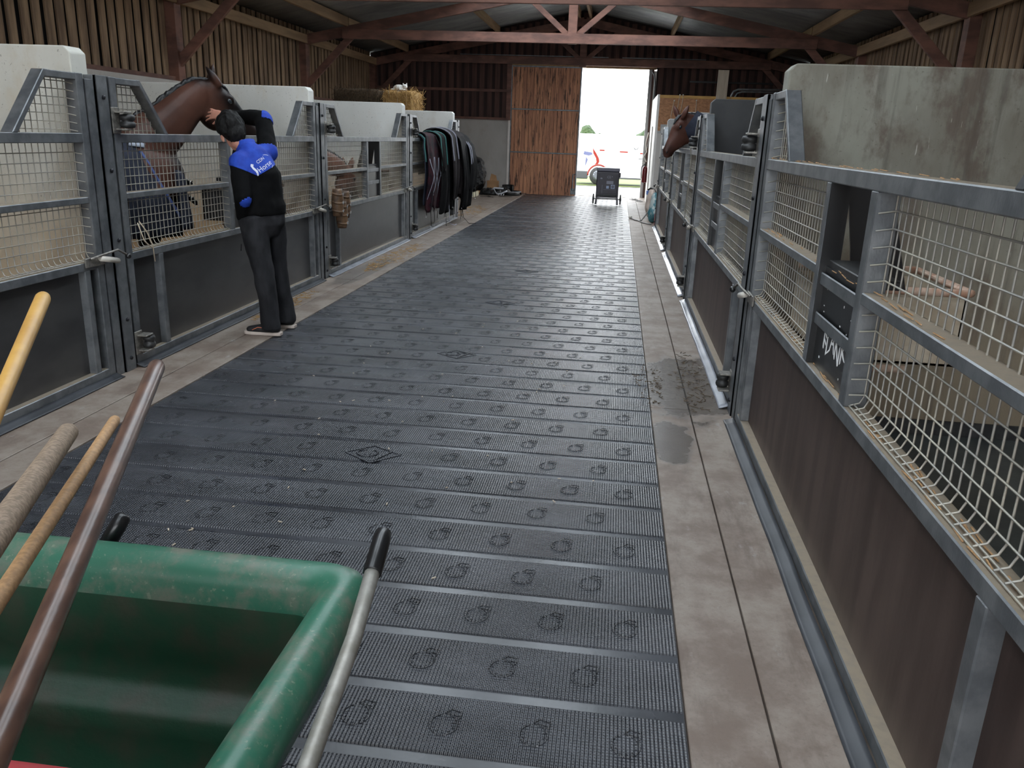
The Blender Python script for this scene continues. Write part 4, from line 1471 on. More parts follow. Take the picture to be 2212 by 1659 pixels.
for pts in ((Lhip, Lkn, Lan), (Rhip, Rkn, Ran)):
    bm_.blobtube([pts[0] + U*0.04, pts[0].lerp(pts[1], 0.5), pts[1], pts[1].lerp(pts[2], 0.35), pts[2]], [0.085, 0.072, 0.052, 0.052, 0.034], 12)
    bm_.blobtube([pts[2] + V((0.03, 0, -0.03)), pts[2] + V((-0.12, 0, -0.045))], [(0.03, 0.028), (0.034, 0.02)], 10)


def hand(mb, wrist, fdir, palm_n, thumb_side, curl=0.25, spread=0.16, sc=1.0):
    """fdir: wrist to knuckles, palm_n: out of the palm, thumb_side: +1/-1 across"""
    fd = V(fdir).normalized()
    pn = (V(palm_n) - fd*V(palm_n).dot(fd)).normalized()
    ac = fd.cross(pn).normalized()*thumb_side
    w_ = V(wrist)
    mb.blobtube([w_, w_ + fd*0.035*sc, w_ + fd*0.085*sc], [(0.026*sc, 0.017*sc), (0.037*sc, 0.016*sc), (0.040*sc, 0.013*sc)], 12, pn)
    for i, (off, ln) in enumerate(((0.031, 0.072), (0.0105, 0.080), (-0.0105, 0.074), (-0.030, 0.058))):
        b0 = w_ + fd*0.082*sc + ac*off*sc
        dirv = (fd + ac*(off/0.031*spread)).normalized()
        p1 = b0 + dirv*ln*0.42*sc
        d2 = (dirv + pn*curl).normalized()
        p2 = p1 + d2*ln*0.34*sc
        d3 = (dirv + pn*curl*2.2).normalized()
        p3 = p2 + d3*ln*0.28*sc
        mb.blobtube([b0 - fd*0.02, b0, p1, p2, p3], [0.0095*sc, 0.0098*sc, 0.0088*sc, 0.0080*sc, 0.0066*sc], 8)
    b0 = w_ + fd*0.022*sc + ac*0.026*sc
    p1 = b0 + (fd*0.55 + ac*0.75 + pn*0.15).normalized()*0.040*sc
    p2 = p1 + (fd*0.85 + ac*0.5 + pn*0.2).normalized()*0.032*sc
    mb.blobtube([b0, p1, p2], [0.0135*sc, 0.0105*sc, 0.0082*sc], 8)


hand(bm_, Rwr + V((-0.03, 0.005, 0.0)), V((-0.95, 0.28, 0.02)), V((-0.25, 0.85, -0.35)), 1, curl=0.22, spread=0.30, sc=1.12)
hand(bm_, Lwr + V((-0.005, 0.01, -0.02)), V((-0.15, 0.35, -0.95)), V((0.85, 0.5, 0.0)), -1, curl=0.5)
fuse(bm_, 0.0065, 3).build('body', 'skin', man, True)
# eyes
for s in (-1, 1):
    MB().ell(HP(0.078, 0.004, s*0.03), hf*0.008, hr*0.012, hup*0.006, 8, 6).build('eye', 'glass_dark', man, True)
# hair: cap of short hair, thicker on the crown
hb = MB()
hb.ell(HP(-0.022, 0.034), hf*0.128, hr*0.106, hup*0.122, 20, 14)
hb.ell(HP(-0.062, -0.034), hf*0.076, hr*0.082, hup*0.088, 16, 10)
hb.ell(HP(0.042, 0.095), hf*0.084, hr*0.078, hup*0.052, 16, 10)
hm_ = fuse(hb, 0.008, 3, wrinkle=0.012, wscale=26, seed=3)
keep = []
for f in hm_.f:
    c = sum((hm_.v[i] for i in f), V((0, 0, 0)))/len(f) - hc
    if c.dot(hf) > 0.045 and c.dot(hup) < 0.052:
        continue
    if c.dot(hf) > 0.0 and c.dot(hup) < -0.015:
        continue
    keep.append(f)
hm_.f = keep
hm_.build('hair', 'hair', man, True)
# trousers
tb = MB()
tb.blobtube([hip + U*0.06, hip - U*0.03], [(0.182, 0.132), (0.188, 0.142)], 16, Fd)
for pts, fo in ((( Lhip, Lkn, Lan), 0), ((Rhip, Rkn, Ran), 0)):
    tb.tube([pts[0] + U*0.05, pts[0].lerp(pts[1], 0.35), pts[0].lerp(pts[1], 0.75), pts[1], pts[1].lerp(pts[2], 0.4), pts[1].lerp(pts[2], 0.8), pts[2] + U*0.0, pts[2] - U*0.035],
            [(0.105, 0.118), (0.104, 0.108), (0.088, 0.092), (0.082, 0.086), (0.078, 0.084), (0.074, 0.082), (0.074, 0.084), (0.076, 0.086)], 16)
fuse(tb, 0.011, 4, wrinkle=0.010, wscale=9, seed=11).build('trousers', 'trousers', man, True)
MB().beam(TP(hip, -0.197, -0.06, -0.235), TP(hip, -0.16, 0.08, -0.21), 0.006, 0.012).build('pocket_seam', 'jacket', man)
# jacket
jb = MB()
hem = hip + U*0.045
jb.tube([hem, hip + U*0.10, wai + U*0.02, che, sho - U*0.03, sho + U*0.03, nb_ - U*0.005],
        [(0.192, 0.146), (0.196, 0.148), (0.187, 0.145), (0.192, 0.152), (0.160, 0.135), (0.115, 0.105), (0.078, 0.082)], 20, True, Fd)
jb.blobtube([sho + Rd*0.02, Rsh, Rsh.lerp(Rel, 0.45), Rel], [0.092, 0.084, 0.076, 0.070], 14)
jb.blobtube([Rel, Rel.lerp(Rwr, 0.5), Rel.lerp(Rwr, 0.90)], [0.070, 0.061, 0.045], 14)
jb.blobtube([sho - Rd*0.04 - U*0.02, Lsh, Lsh.lerp(Lel, 0.5), Lel], [0.095, 0.088, 0.076, 0.068], 14)
jb.blobtube([Lel, Lel.lerp(Lwr, 0.5), Lel.lerp(Lwr, 0.88)], [0.068, 0.059, 0.046], 14)
jk = fuse(jb, 0.011, 4, wrinkle=0.010, wscale=8, seed=2)
jo = jk.build('jacket', 'jacket', man, True)


def shell(src, planes, off, name, mt, extra=None):
    """the piece of a skin inside all half-spaces (point, inward normal), lifted by off"""
    b = bmesh.new()
    vs = [b.verts.new(p) for p in src.v]
    for f in src.f:
        try:
            b.faces.new([vs[i] for i in f])
        except ValueError:
            pass
    for (p, n) in planes:
        geom = list(b.verts) + list(b.edges) + list(b.faces)
        bmesh.ops.bisect_plane(b, geom=geom, plane_co=V(p), plane_no=V(n), clear_inner=True, clear_outer=False)
    if extra:
        dl = [f for f in b.faces if not extra(f.calc_center_median())]
        bmesh.ops.delete(b, geom=dl, context='FACES')
    b.normal_update()
    out = MB()
    b.verts.index_update()
    out.v = [v.co + v.normal*off for v in b.verts]
    out.f = [tuple(v.index for v in f.verts) for f in b.faces]
    b.free()
    if not out.f:
        return None
    return out.build(name, mt, man, True, solid=0.003)


# blue yoke: V at the spine (screen-left edge falls along the left shoulder seam)
spine_tip = TP(che, -0.035, -0.15, 0.005)
shoulderL = Lsh + V((0.0, -0.06, -0.035))
shoulderR = Rsh + V((0.05, 0.02, -0.07))
bk = -Fd


def plane_through(a, b_, inside):
    """plane holding a, b_ and the depth direction Fd, facing the point inside"""
    n = (V(b_) - V(a)).cross(Fd)
    if n.dot(V(inside) - V(a)) < 0:
        n = -n
    return (V(a), n)


mid = TP(sho, 0, -0.1, -0.01)
def not_arm(c):
    for a_, b2_, lim in ((Rsh, Rel, 0.08), (Lel, Lwr, -0.3)):
        ab = b2_ - a_
        q = (c - a_).dot(ab)/ab.length_squared
        if q > lim and (c - (a_ + ab*q)).length < (0.125 if a_ is Rsh else 0.092):
            return False
        if (c - Rwr).length < 0.62 and c.z > 1.60:
            return False
    return True
shell(jk, [plane_through(spine_tip, shoulderL + V((-0.02, -0.02, 0.0)), mid), plane_through(spine_tip, shoulderR, mid)], 0.0035, 'yoke', 'blue', not_arm)
# collar
MB().tube([nb_ + V((0, 0, -0.03)), nb_ + V((-0.006, 0.004, 0.02)), nb_ + V((-0.016, 0.010, 0.052))], [(0.086, 0.088), (0.076, 0.078), (0.070, 0.074)], 18, False, Fd).build('collar', 'blue', man, True, solid=0.006)
# elbow patches
for el, dv, nm in ((Lel, V((0.45, -0.75, -0.25)), 'l'), (Rel, V((0.75, 0.05, 0.25)), 'r')):
    dvn = dv.normalized()
    c0 = el + (V((0.01, 0, -0.015)) if nm == 'l' else V((0, 0, 0)))
    shell(jk, [(c0 + dvn*0.015, dvn)], 0.004, 'elbow_patch', 'blue', (lambda c, c0=c0: (c - c0).length < (0.056 if nm == 'l' else 0.078)))
# printed logo on the yoke, laid onto the cloth
b_ = bmesh.new()
vs_ = [b_.verts.new(p) for p in jk.v]
for f in jk.f:
    b_.faces.new([vs_[i] for i in f])
b_.normal_update()
bvh = BVHTree.FromBMesh(b_)
vdir = V((-2.80, 6.35, 1.40)) - V((0, 0, 1.65))
vdir.normalize()
lc = V((0, 0, 1.65)) + (V((-2.750, 6.30, 1.405)) - V((0, 0, 1.65)))
lx = (Rd*0.90 + U*0.62).normalized()
lx = (lx - vdir*lx.dot(vdir)).normalized()
ly = lx.cross(vdir)
if ly.z < 0:
    ly = -ly
ly = -vdir.cross(lx).normalized() if (-vdir.cross(lx)).z < 0 else ly
nback = -Fd + V((0.15, -0.1, 0.1))
nback.normalize()


def lay(mb, name, mt='logo'):
    # split long edges by plain projection of every vertex along the back's normal
    for i, p in enumerate(mb.v):
        hit = bvh.ray_cast(p + nback*0.4, -nback)
        if hit[0] is not None:
            mb.v[i] = hit[0] + nback*0.0075
    mb.build(name, mt, man)


lx2 = (Rd*0.86 + U*0.55).normalized()
ly2 = (U - lx2*U.dot(lx2)).normalized()
LC = TP(sho, 0.048, -0.12, -0.040)
lay(text_mb('Horse', 0.056, LC - ly2*0.018, lx2, ly2, 0.0), 'logo_text')
lay(text_mb('CDN', 0.035, LC + ly2*0.036 + lx2*0.002, lx2, ly2, 0.0), 'logo_text')
# little rearing horse to the left of the words
hs = [(-0.115, 0.052), (-0.098, 0.064), (-0.080, 0.048), (-0.088, 0.040), (-0.099, 0.044), (-0.094, 0.014), (-0.088, -0.016), (-0.100, -0.040), (-0.112, -0.056), (-0.122, -0.052), (-0.116, -0.036), (-0.110, -0.014), (-0.116, 0.016)]
lg = MB()
lg.v = [LC + lx2*a*0.83 + ly2*b2*0.83 for a, b2 in hs]
lg.f = [tuple(range(len(hs)))]
bmg = bmesh.new()
vv = [bmg.verts.new(p) for p in lg.v]
bmesh.ops.triangulate(bmg, faces=[bmg.faces.new(vv)])
bmg.verts.index_update()
lg.f = [tuple(v.index for v in f.verts) for f in bmg.faces]
bmg.free()
lay(lg, 'logo_horse')
arc = MB()
for i in range(14):
    a0, a1 = 1.2 - 2.5*i/14, 1.2 - 2.5*(i + 1)/14
    q = [LC + lx2*(0.02 + rr*0.078*math.cos(a)) + ly2*(0.0 + rr*0.058*math.sin(a)) for a, rr in ((a0, 1), (a1, 1), (a1, 1.05), (a0, 1.05))]
    arc.add(q, [(0, 1, 2, 3)])
lay(arc, 'logo_arc')
b_.free()
# shoes
for an, nm in ((Lan, 'l'), (Ran, 'r')):
    c = V((an.x, an.y, 0))
    sb = MB()
    sb.blobtube([c + V((0.045, 0, 0.065)), c + V((-0.02, 0, 0.062)), c + V((-0.10, 0, 0.05)), c + V((-0.19, 0, 0.042))], [(0.036, 0.044), (0.040, 0.048), (0.046, 0.036), (0.042, 0.026)], 14, U)
    sb.blobtube([c + V((0.01, 0, 0.06)), c + V((0.0, 0, 0.12))], [0.045, 0.045], 12)
    sh = fuse(sb, 0.007, 3).build('shoe', 'shoe', man, True)
    so = MB()
    prof_ = [(0.085, 0.030), (0.06, 0.042), (0.0, 0.042), (-0.08, 0.046), (-0.16, 0.050), (-0.215, 0.038), (-0.235, 0.018)]
    poly = [c + V((x, wd, 0.002)) for x, wd in prof_] + [c + V((x, -wd, 0.002)) for x, wd in reversed(prof_)]
    so.prism(poly, (0, 0, 0.026)).build('sole', 'sole', sh, bevel=0.004)
    if nm == 'l':
        MB().tube([c + V((-0.15, -0.047, 0.045)), c + V((-0.10, -0.050, 0.070)), c + V((-0.04, -0.046, 0.068)), c + V((0.03, -0.044, 0.058))], 0.0035, 6).build('side_stripe', 'orange_trim', sh, True)
# ------------------------------------------------------------------ horse rugs hung over the fourth left gate


def drape(y0, y1, zf, zb, off, top, seed, wave=0.05, nw=4, taper=0.0):
    """folded cloth over the rail: profile from the stall side over the top and down the aisle side"""
    def fn(u, v):
        y = y0 + (y1 - y0)*u
        k = noise.noise(V((u*nw + seed, 0.3, seed)))
        k2 = noise.noise(V((u*nw*2.3 + seed, 4.0, seed*2)))
        rad = 0.05 + off
        zt = top + 0.03*k
        xc = GX_L - 0.04
        if v < 0.18:
            q = v/0.18
            x = xc - rad*0.9
            z = zb + (zt - rad*0.6 - zb)*q
        elif v < 0.42:
            q = (v - 0.18)/0.24
            a = PI - PI*q
            x = xc + rad*math.cos(a)*(0.9 + 0.1*q)
            z = zt - rad*0.6 + rad*0.6*math.sin(a)
        else:
            q = (v - 0.42)/0.58
            zz = zf + 0.10*k + 0.06*k2
            fold = wave*(math.sin(u*nw*2*PI + seed + 2*q) * 0.7 + k2)*q
            x = xc + rad + fold + 0.05*math.sin(q*PI)
            x = max(x, GX_L + 0.05 + off*0.5)
            z = (zt - rad*0.6) + (zz - (zt - rad*0.6))*q
            y = y + taper*q*(0.5 - u) + 0.02*k*q
        return (x, y, z)
    return fn


def hang_rug(label, mt, y0, y1, zf, zb, off, top, seed, binding=None, check=False, straps=3, wave=0.05, nw=4, taper=0.0):
    fn = drape(y0, y1, zf, zb, off, top, seed, wave, nw, taper)
    t = thing('horse_rug', label, 'rug', (GX_L + off, (y0 + y1)/2, min(zf, zb)), 'horse rugs hung over the gate')
    MB().grid(fn, 44, 46).build('cloth', mt, t, True, solid=0.014)
    if binding:
        for u in (0.02, 0.30):
            MB().tube([V(fn(u, v/40)) + V((0.012, 0, 0.006)) for v in range(6, 26)], (0.008, 0.016), 6).build('binding', binding, t, True)
    if check:
        def line(pa, pb):
            pts = [V(fn(pa[0] + (pb[0] - pa[0])*i/10, pa[1] + (pb[1] - pa[1])*i/10)) + V((0.011, 0, 0)) for i in range(11)]
            MB().tube(pts, (0.005, 0.014), 4).build('check_band', 'check_line', t, True)
        for k in range(4):
            line((0.10 + 0.22*k, 0.58), (0.30 + 0.22*k if k < 3 else 0.95, 0.90))
            line((0.28 + 0.22*k if k < 3 else 0.95, 0.58), (0.06 + 0.22*k, 0.90))
    for i in range(straps):
        u = 0.15 + 0.7*i/max(1, straps - 1)
        p = V(fn(u, 1.0))
        l = R.uniform(0.12, 0.26)
        mb = MB().beam(p + V((0.004, 0, 0.03)), p + V((0.01 + R.uniform(-0.02, 0.03), R.uniform(-0.05, 0.05), -l)), 0.028, 0.005, (1, 0, 0))
        mb.build('strap', 'rug_black', t)
        e = p + V((0.01, 0, -l - 0.015))
        MB().tube([e + V((0.0, 0.014*math.cos(a), 0.014*math.sin(a))) for a in [2*PI*k/8 for k in range(9)]], 0.003, 5).build('clip', 'metal', t, True)
    return t, fn


hang_rug('navy rug with teal binding, nearest the post in the pile on the gate', 'rug_navy', 13.62, 14.75, 0.50, 1.05, 0.03, 1.63, 1.0, 'teal', straps=2, wave=0.04)
hang_rug('maroon and navy checked rug hanging in front of the pile on the gate', 'rug_maroon', 13.66, 15.15, 0.36, 1.0, 0.085, 1.66, 2.2, None, True, 4, wave=0.05)
hang_rug('black rug in the middle of the pile on the gate', 'rug_black', 14.45, 15.9, 0.30, 0.95, 0.15, 1.69, 3.7, 'teal', False, 3, wave=0.06, taper=0.25)
hang_rug('big grey-brown rug arching over the middle of the pile', 'rug_grey', 14.95, 16.35, 0.50, 0.95, 0.25, 1.75, 5.1, 'check_line', False, 3, wave=0.07, taper=0.2)
hang_rug('black rug with pale piping bulging lowest beside the grey-brown one', 'rug_black', 15.50, 16.60, 0.28, 0.95, 0.32, 1.70, 6.4, None, False, 4, wave=0.08, taper=0.3)
hang_rug('dark rug at the far end of the pile on the gate', 'rug_black', 16.1, 16.72, 0.60, 1.0, 0.38, 1.62, 8.9, 'check_line', False, 2, wave=0.06)
t = thing('lead_rope', 'pale looped lead rope hanging on the front of the rug pile', 'rope', (GX_L + 0.25, 14.6, 0.95))
MB().tube([(GX_L + 0.10, 14.35, 1.62), (GX_L + 0.19, 14.42, 1.40), (GX_L + 0.22, 14.5, 1.12), (GX_L + 0.23, 14.62, 1.02), (GX_L + 0.22, 14.72, 1.15), (GX_L + 0.18, 14.75, 1.45), (GX_L + 0.1, 14.72, 1.64)], 0.011, 8).build('rope', 'rug_grey', t, True)
t = thing('rug_strap', 'long black surcingle strap trailing onto the floor from the rugs', 'strap', (-3.0, 16.0, 0.0))
MB().tube([(-2.99, 15.85, 0.72), (-2.97, 15.82, 0.40), (-2.92, 15.75, 0.12), (-2.80, 15.70, 0.012), (-2.66, 15.72, 0.012)], (0.016, 0.005), 6).build('webbing', 'rug_black', t, True)
t = thing('stirrup_strap', 'pale-edged strap loop hanging below the rugs', 'strap', (-3.05, 15.2, 0.05))
MB().tube([(-3.08, 15.05, 0.62), (-3.05, 15.02, 0.3), (-3.03, 15.0, 0.06), (-2.96, 15.08, 0.03), (-2.93, 15.1, 0.05)], (0.008, 0.004), 6).build('webbing', 'check_line', t, True)

# ------------------------------------------------------------------ straw bales with the cat


def bale(label, mt, x0, x1, y0, y1, z0, z1, seed, fuzz=True):
    t = thing('straw_bale', label, 'bale', ((x0 + x1)/2, (y0 + y1)/2, z0), 'straw bales stacked behind the last left partition')
    mb = MB().box(x0, x1, y0, y1, z0, z1)
    m2 = fuse(mb, 0.045, 5, wrinkle=0.03, wscale=5, seed=seed)
    m2.build('body', mt, t, True)
    if fuzz:
        st = MB()
        for i in range(900):
            x, z = R.uniform(x0 + 0.01, x1 - 0.01), R.uniform(z0 + 0.02, z1 - 0.01)
            face = R.random()
            if face < 0.62:
                p = V((x, y0 - 0.005, z))
                dv = V((R.gauss(0, 0.35), R.uniform(-0.25, -0.02), R.gauss(-0.5, 0.7)))
            elif face < 0.85:
                p = V((x1, R.uniform(y0, y1), z))
                dv = V((R.uniform(0.05, 0.4), R.gauss(0, 0.5), R.gauss(-0.4, 0.7)))
            else:
                p = V((x, R.uniform(y0, y1), z1 - 0.005))
                dv = V((R.gauss(0, 0.6), R.gauss(0, 0.6), R.uniform(0.02, 0.35)))
            st.beam(p, p + dv.normalized()*R.uniform(0.05, 0.15), 0.007, 0.004)
        tag(st.build('loose_straw', mt, t), kind='stuff')
    for k in range(3):
        x = x0 + (x1 - x0)*(0.2 + 0.3*k)
        MB().tube([(x, y0 - 0.004, z0 + 0.02), (x, y0 - 0.006, z1 - 0.02), (x, (y0 + y1)/2, z1 + 0.008)], 0.006, 5).build('twine', 'twine' if mt == 'straw' else 'straw_old', t)
    return t


BX0, BX1, BX2 = -5.96, -4.93, -4.27
bale('bright golden straw bale with the white cat on it', 'straw', BX1 + 0.03, BX2, 17.12, 18.05, 1.92, 2.475, 1.0)
bale('dark old straw bale left of the golden one', 'straw_old', BX0, BX1 - 0.03, 17.12, 18.1, 1.92, 2.48, 2.0)
bale('straw bale underneath the golden one', 'straw_old', BX1 + 0.01, BX2, 17.08, 18.05, 1.0, 1.915, 3.0, False)
bale('straw bale at the bottom below the golden one', 'straw_old', BX1 + 0.01, BX2, 17.08, 18.05, 0.01, 0.99, 4.0, False)
bale('straw bale underneath the dark old one', 'straw_old', BX0, BX1 - 0.01, 17.1, 18.1, 0.97, 1.915, 5.0, False)
bale('straw bale at the bottom below the dark old one', 'straw_old', BX0, BX1 - 0.01, 17.1, 18.1, 0.01, 0.96, 6.0, False)
cx, cy, cz = -4.56, 17.35, 2.475
t = thing('white_cat', 'small white cat lying on the golden straw bale', 'cat', (cx, cy, cz))
cb = MB()
cb.ell((cx - 0.05, cy, cz + 0.055), (0.13, 0, 0), (0, 0.085, 0), (0, 0, 0.07), 14, 10)
cb.ell((cx + 0.08, cy - 0.03, cz + 0.085), (0.055, 0, 0), (0, 0.05, 0), (0, 0, 0.048), 12, 9)
for s in (-1, 1):
    cb.tube([(cx + 0.08 + s*0.032, cy - 0.03, cz + 0.115), (cx + 0.08 + s*0.042, cy - 0.03, cz + 0.165)], [0.02, 0.004], 8)
    cb.blobtube([(cx + 0.02 + s*0.03, cy - 0.08, cz + 0.02), (cx + 0.10 + s*0.03, cy - 0.10, cz + 0.015)], [0.02, 0.018], 8)
cb.blobtube([(cx - 0.16, cy, cz + 0.03), (cx - 0.2, cy - 0.08, cz + 0.02), (cx - 0.12, cy - 0.12, cz + 0.02)], [0.02, 0.018, 0.012], 8)
fuse(cb, 0.009, 2).build('body', 'cat', t, True)
for s in (-1, 1):
    MB().ell((cx + 0.08 + s*0.02, cy - 0.075, cz + 0.092), (0.007, 0, 0), (0, 0.005, 0), (0, 0, 0.007), 8, 6).build('eye', 'glass_dark', t, True)

# ------------------------------------------------------------------ brown leather boots on the second left gate


def leather_boot(label, y, z0, seed, mt='leather'):
    t = thing('leather_boot', label, 'boot', (GX_L + 0.10, y, z0), 'leather leg boots hung on the gate')

    def fn(u, v):
        a = -2.2 + 4.4*u
        r = 0.055 + 0.018*math.sin(v*PI) + 0.006*noise.noise(V((u*5, v*5, seed)))
        return (GX_L + 0.085 + r*math.cos(a), y + r*0.95*math.sin(a), z0 + 0.31*v)
    MB().grid(fn, 18, 12).build('shell', mt, t, True, solid=0.010)
    for k in range(3):
        z = z0 + 0.06 + 0.095*k
        MB().tube([(GX_L + 0.085 + 0.078*math.cos(a), y + 0.074*math.sin(a), z + 0.01*math.sin(a*2)) for a in [-2.0 + 4.0*i/10 for i in range(11)]], (0.006, 0.014), 6).build('strap', 'leather', t, True)
        MB().box(GX_L + 0.158, GX_L + 0.170, y - 0.03, y - 0.005, z - 0.012, z + 0.014).build('buckle', 'metal', t)


leather_boot('upper brown leather leg boot on the gate right of the man', 9.22, 0.70, 1.0)
leather_boot('lower brown leather leg boot on the gate, lit at its end', 9.36, 0.55, 2.0)
leather_boot('dark-lined leather leg boot tucked between the other two', 9.47, 0.66, 3.0)

# rope and head collar hanging on the right post
t = thing('hanging_rope', 'thin pale rope hanging from the roller beside the right-hand horse', 'rope', (GX_R - 0.06, 9.2, 0.7))
MB().tube([(GX_R - 0.07, 9.24, 1.62), (GX_R - 0.035, 9.33, 1.45), (GX_R - 0.03, 9.42, 1.22), (GX_R - 0.03, 9.50, 0.98), (GX_R - 0.03, 9.60, 0.80), (GX_R - 0.03, 9.72, 0.90), (GX_R - 0.03, 9.55, 1.15), (GX_R - 0.03, 9.38, 1.40), (GX_R - 0.06, 9.28, 1.63)], 0.0045, 7).build('rope', 'wire', t, True)
t = thing('baler_twine', 'loose baler twine hanging from the gate beside the dark bay horse', 'twine', (GX_L - 0.03, 5.4, 0.72))
MB().tube([(GX_L + 0.01, 5.32, 1.00), (GX_L + 0.012, 5.40, 0.92), (GX_L + 0.012, 5.46, 0.82), (GX_L + 0.012, 5.47, 0.70)], 0.004, 6).build('strand', 'twine', t, True)
MB().tube([(GX_L + 0.01, 5.30, 0.99), (GX_L + 0.012, 5.36, 0.86), (GX_L + 0.012, 5.45, 0.80)], 0.004, 6).build('strand', 'twine', t, True)

# ------------------------------------------------------------------ tack room box at the far right
TY = 22.0
t = thing('tack_room', 'strand-board tack room box with white side panel at the far right', 'room', (2.9, TY, 0))
MB().box(0.93, WR - 0.12, TY, TY + 0.08, 0.0, 1.86).build('block_wall', 'conc_back', t)
MB().box(0.93, 2.15, TY - 0.002, TY + 0.05, 1.92, 2.72).build('strand_board', 'osb', t)
MB().box(2.155, WR - 0.12, TY - 0.002, TY + 0.05, 1.92, 2.72).build('strand_board', 'osb', t)
MB().box(0.92, 2.66, TY - 0.012, TY + 0.07, 2.72, 2.79).build('top_batten', 'yellow_timber', t, bevel=0.004)
MB().box(2.67, WR - 0.12, TY - 0.012, TY + 0.07, 2.72, 2.79).build('top_batten', 'yellow_timber', t, bevel=0.004)
MB().box(0.87, 0.93, TY - 0.004, BACK_Y - 0.1, 0.0, 2.80).build('side_panel', 'white_board', t)
MB().box(0.84, 0.868, TY + 1.5, TY + 2.6, 0.0, 2.05).build('side_door', 'white_board', t)
MB().box(2.31, 2.57, TY - 0.05, TY - 0.012, 2.2, 3.41).build('upright_plank', 'plank_pale', t, bevel=0.004)
MB().tube([(2.69, TY + 0.02, 2.4), (2.69, TY + 0.02, 2.82), (2.73, TY + 0.02, 2.92), (2.84, TY + 0.02, 2.97), (4.6, TY + 0.02, 3.0)], 0.026, 10).build('bent_pipe', 'galv', t, True)
MB().tube([(2.78, TY + 0.05, 2.4), (2.78, TY + 0.05, 2.78), (2.83, TY + 0.05, 2.88), (2.94, TY + 0.05, 2.92), (4.6, TY + 0.05, 2.94)], 0.022, 10).build('bent_pipe', 'galv', t, True)
MB().box(0.93, 2.8, TY - 0.004, TY + 0.06, 1.86, 1.92).build('wall_cap', 'conc_grey', t)
MB().box(1.0, 3.4, TY - 0.01, TY, 1.92, 2.08).build('pale_board', 'conc_grey', t)
for i, (x, z1, z0) in enumerate(((1.29, 2.66, 2.16), (1.42, 2.80, 2.36), (1.50, 2.80, 2.36), (1.84, 2.68, 2.22))):
    tt = thing('twine_loop', ('twine hanging from the leftmost nail on the strand board', 'left strand of the twine loop over the tack room edge', 'right strand of the twine loop over the tack room edge', 'twine hanging from the rightmost nail on the strand board')[i], 'twine', (x, TY - 0.01, z0))
    MB().tube([(x, TY - 0.022, z1), (x - 0.03 + 0.012*i, TY - 0.022, (z1 + z0)/2 + 0.06), (x - 0.05 + 0.015*i, TY - 0.022, (z1 + z0)/2 - 0.1), (x - 0.04, TY - 0.022, z0)], 0.009, 6).build('strand', 'twine', tt, True)
    MB().ell((x, TY - 0.022, z1), (0.018, 0, 0), (0, 0.012, 0), (0, 0, 0.018), 8, 6).build('nail_head', 'white_nylon', tt, True)

# fire extinguisher on the white panel
ex, ey, ez = 0.775, 24.55, 0.50
t = thing('fire_extinguisher', 'red fire extinguisher hung beside the doorway', 'extinguisher', (ex, ey, ez))
MB().lathe([(0.05, 0), (0.078, 0.015), (0.082, 0.05), (0.082, 0.36), (0.07, 0.42), (0.035, 0.455), (0.028, 0.47)], (ex, ey, ez), (0, 0, 1), 18).build('cylinder', 'ext_red', t, True)
MB().lathe([(0.026, 0.47), (0.026, 0.53), (0.014, 0.55)], (ex, ey, ez), (0, 0, 1), 12).build('valve', 'black_plastic', t, True)
MB().beam((ex, ey, ez + 0.54), (ex - 0.11, ey - 0.02, ez + 0.60), 0.02, 0.012).beam((ex, ey, ez + 0.52), (ex - 0.10, ey - 0.02, ez + 0.52), 0.02, 0.012).build('lever', 'white_nylon', t)
MB().tube([(ex - 0.03, ey - 0.02, ez + 0.51), (ex - 0.10, ey - 0.04, ez + 0.45), (ex - 0.105, ey - 0.05, ez + 0.25), (ex - 0.092, ey - 0.05, ez + 0.12)], 0.012, 8).build('hose', 'black_plastic', t, True)
MB().box(ex + 0.0, 0.868, ey - 0.03, ey + 0.03, ez + 0.38, ez + 0.43).build('wall_bracket', 'metal', t)
t = thing('cable_bundle', 'white cable bundle tied to the doorway pipe above the extinguisher', 'cable', (0.74, 24.6, 1.05))
MB().tube([(0.80, 24.7, 1.9), (0.74, 24.7, 1.6), (0.78, 24.65, 1.36), (0.70, 24.6, 1.22), (0.80, 24.6, 1.08)], 0.016, 7).build('cable', 'white_nylon', t, True)
MB().tube([(0.84, 24.7, 1.8), (0.80, 24.7, 1.5), (0.72, 24.65, 1.3), (0.80, 24.6, 1.12)], 0.013, 7).build('cable', 'cord', t, True)

# feed sacks on the floor


def sack(label, mt, c, dims, seed, lean=(0, 0), name='feed_sack'):
    t = thing(name, label, 'sack', (c[0], c[1], 0.0))
    dx, dy, dz = dims
    mb = MB()
    for i, (z, k) in enumerate(((0.06, 0.88), (0.25, 1.0), (0.5, 1.02), (0.75, 0.95), (0.94, 0.80))):
        pass
    P_ = [V((c[0] + lean[0]*z, c[1] + lean[1]*z, 0.004 + dz*z)) for z in (0.06, 0.25, 0.5, 0.75, 0.94)]
    mb.blobtube(P_, [(dx*k, dy*k) for k in (0.86, 1.0, 1.0, 0.92, 0.72)], 20, (0, 1, 0))
    m2 = fuse(mb, 0.018, 3, wrinkle=0.025, wscale=7, seed=seed)
    mz = min(p.z for p in m2.v)
    m2.v = [V((p.x, p.y, p.z - mz + 0.002)) for p in m2.v]
    m2.build('bag', mt, t, True)
    return t


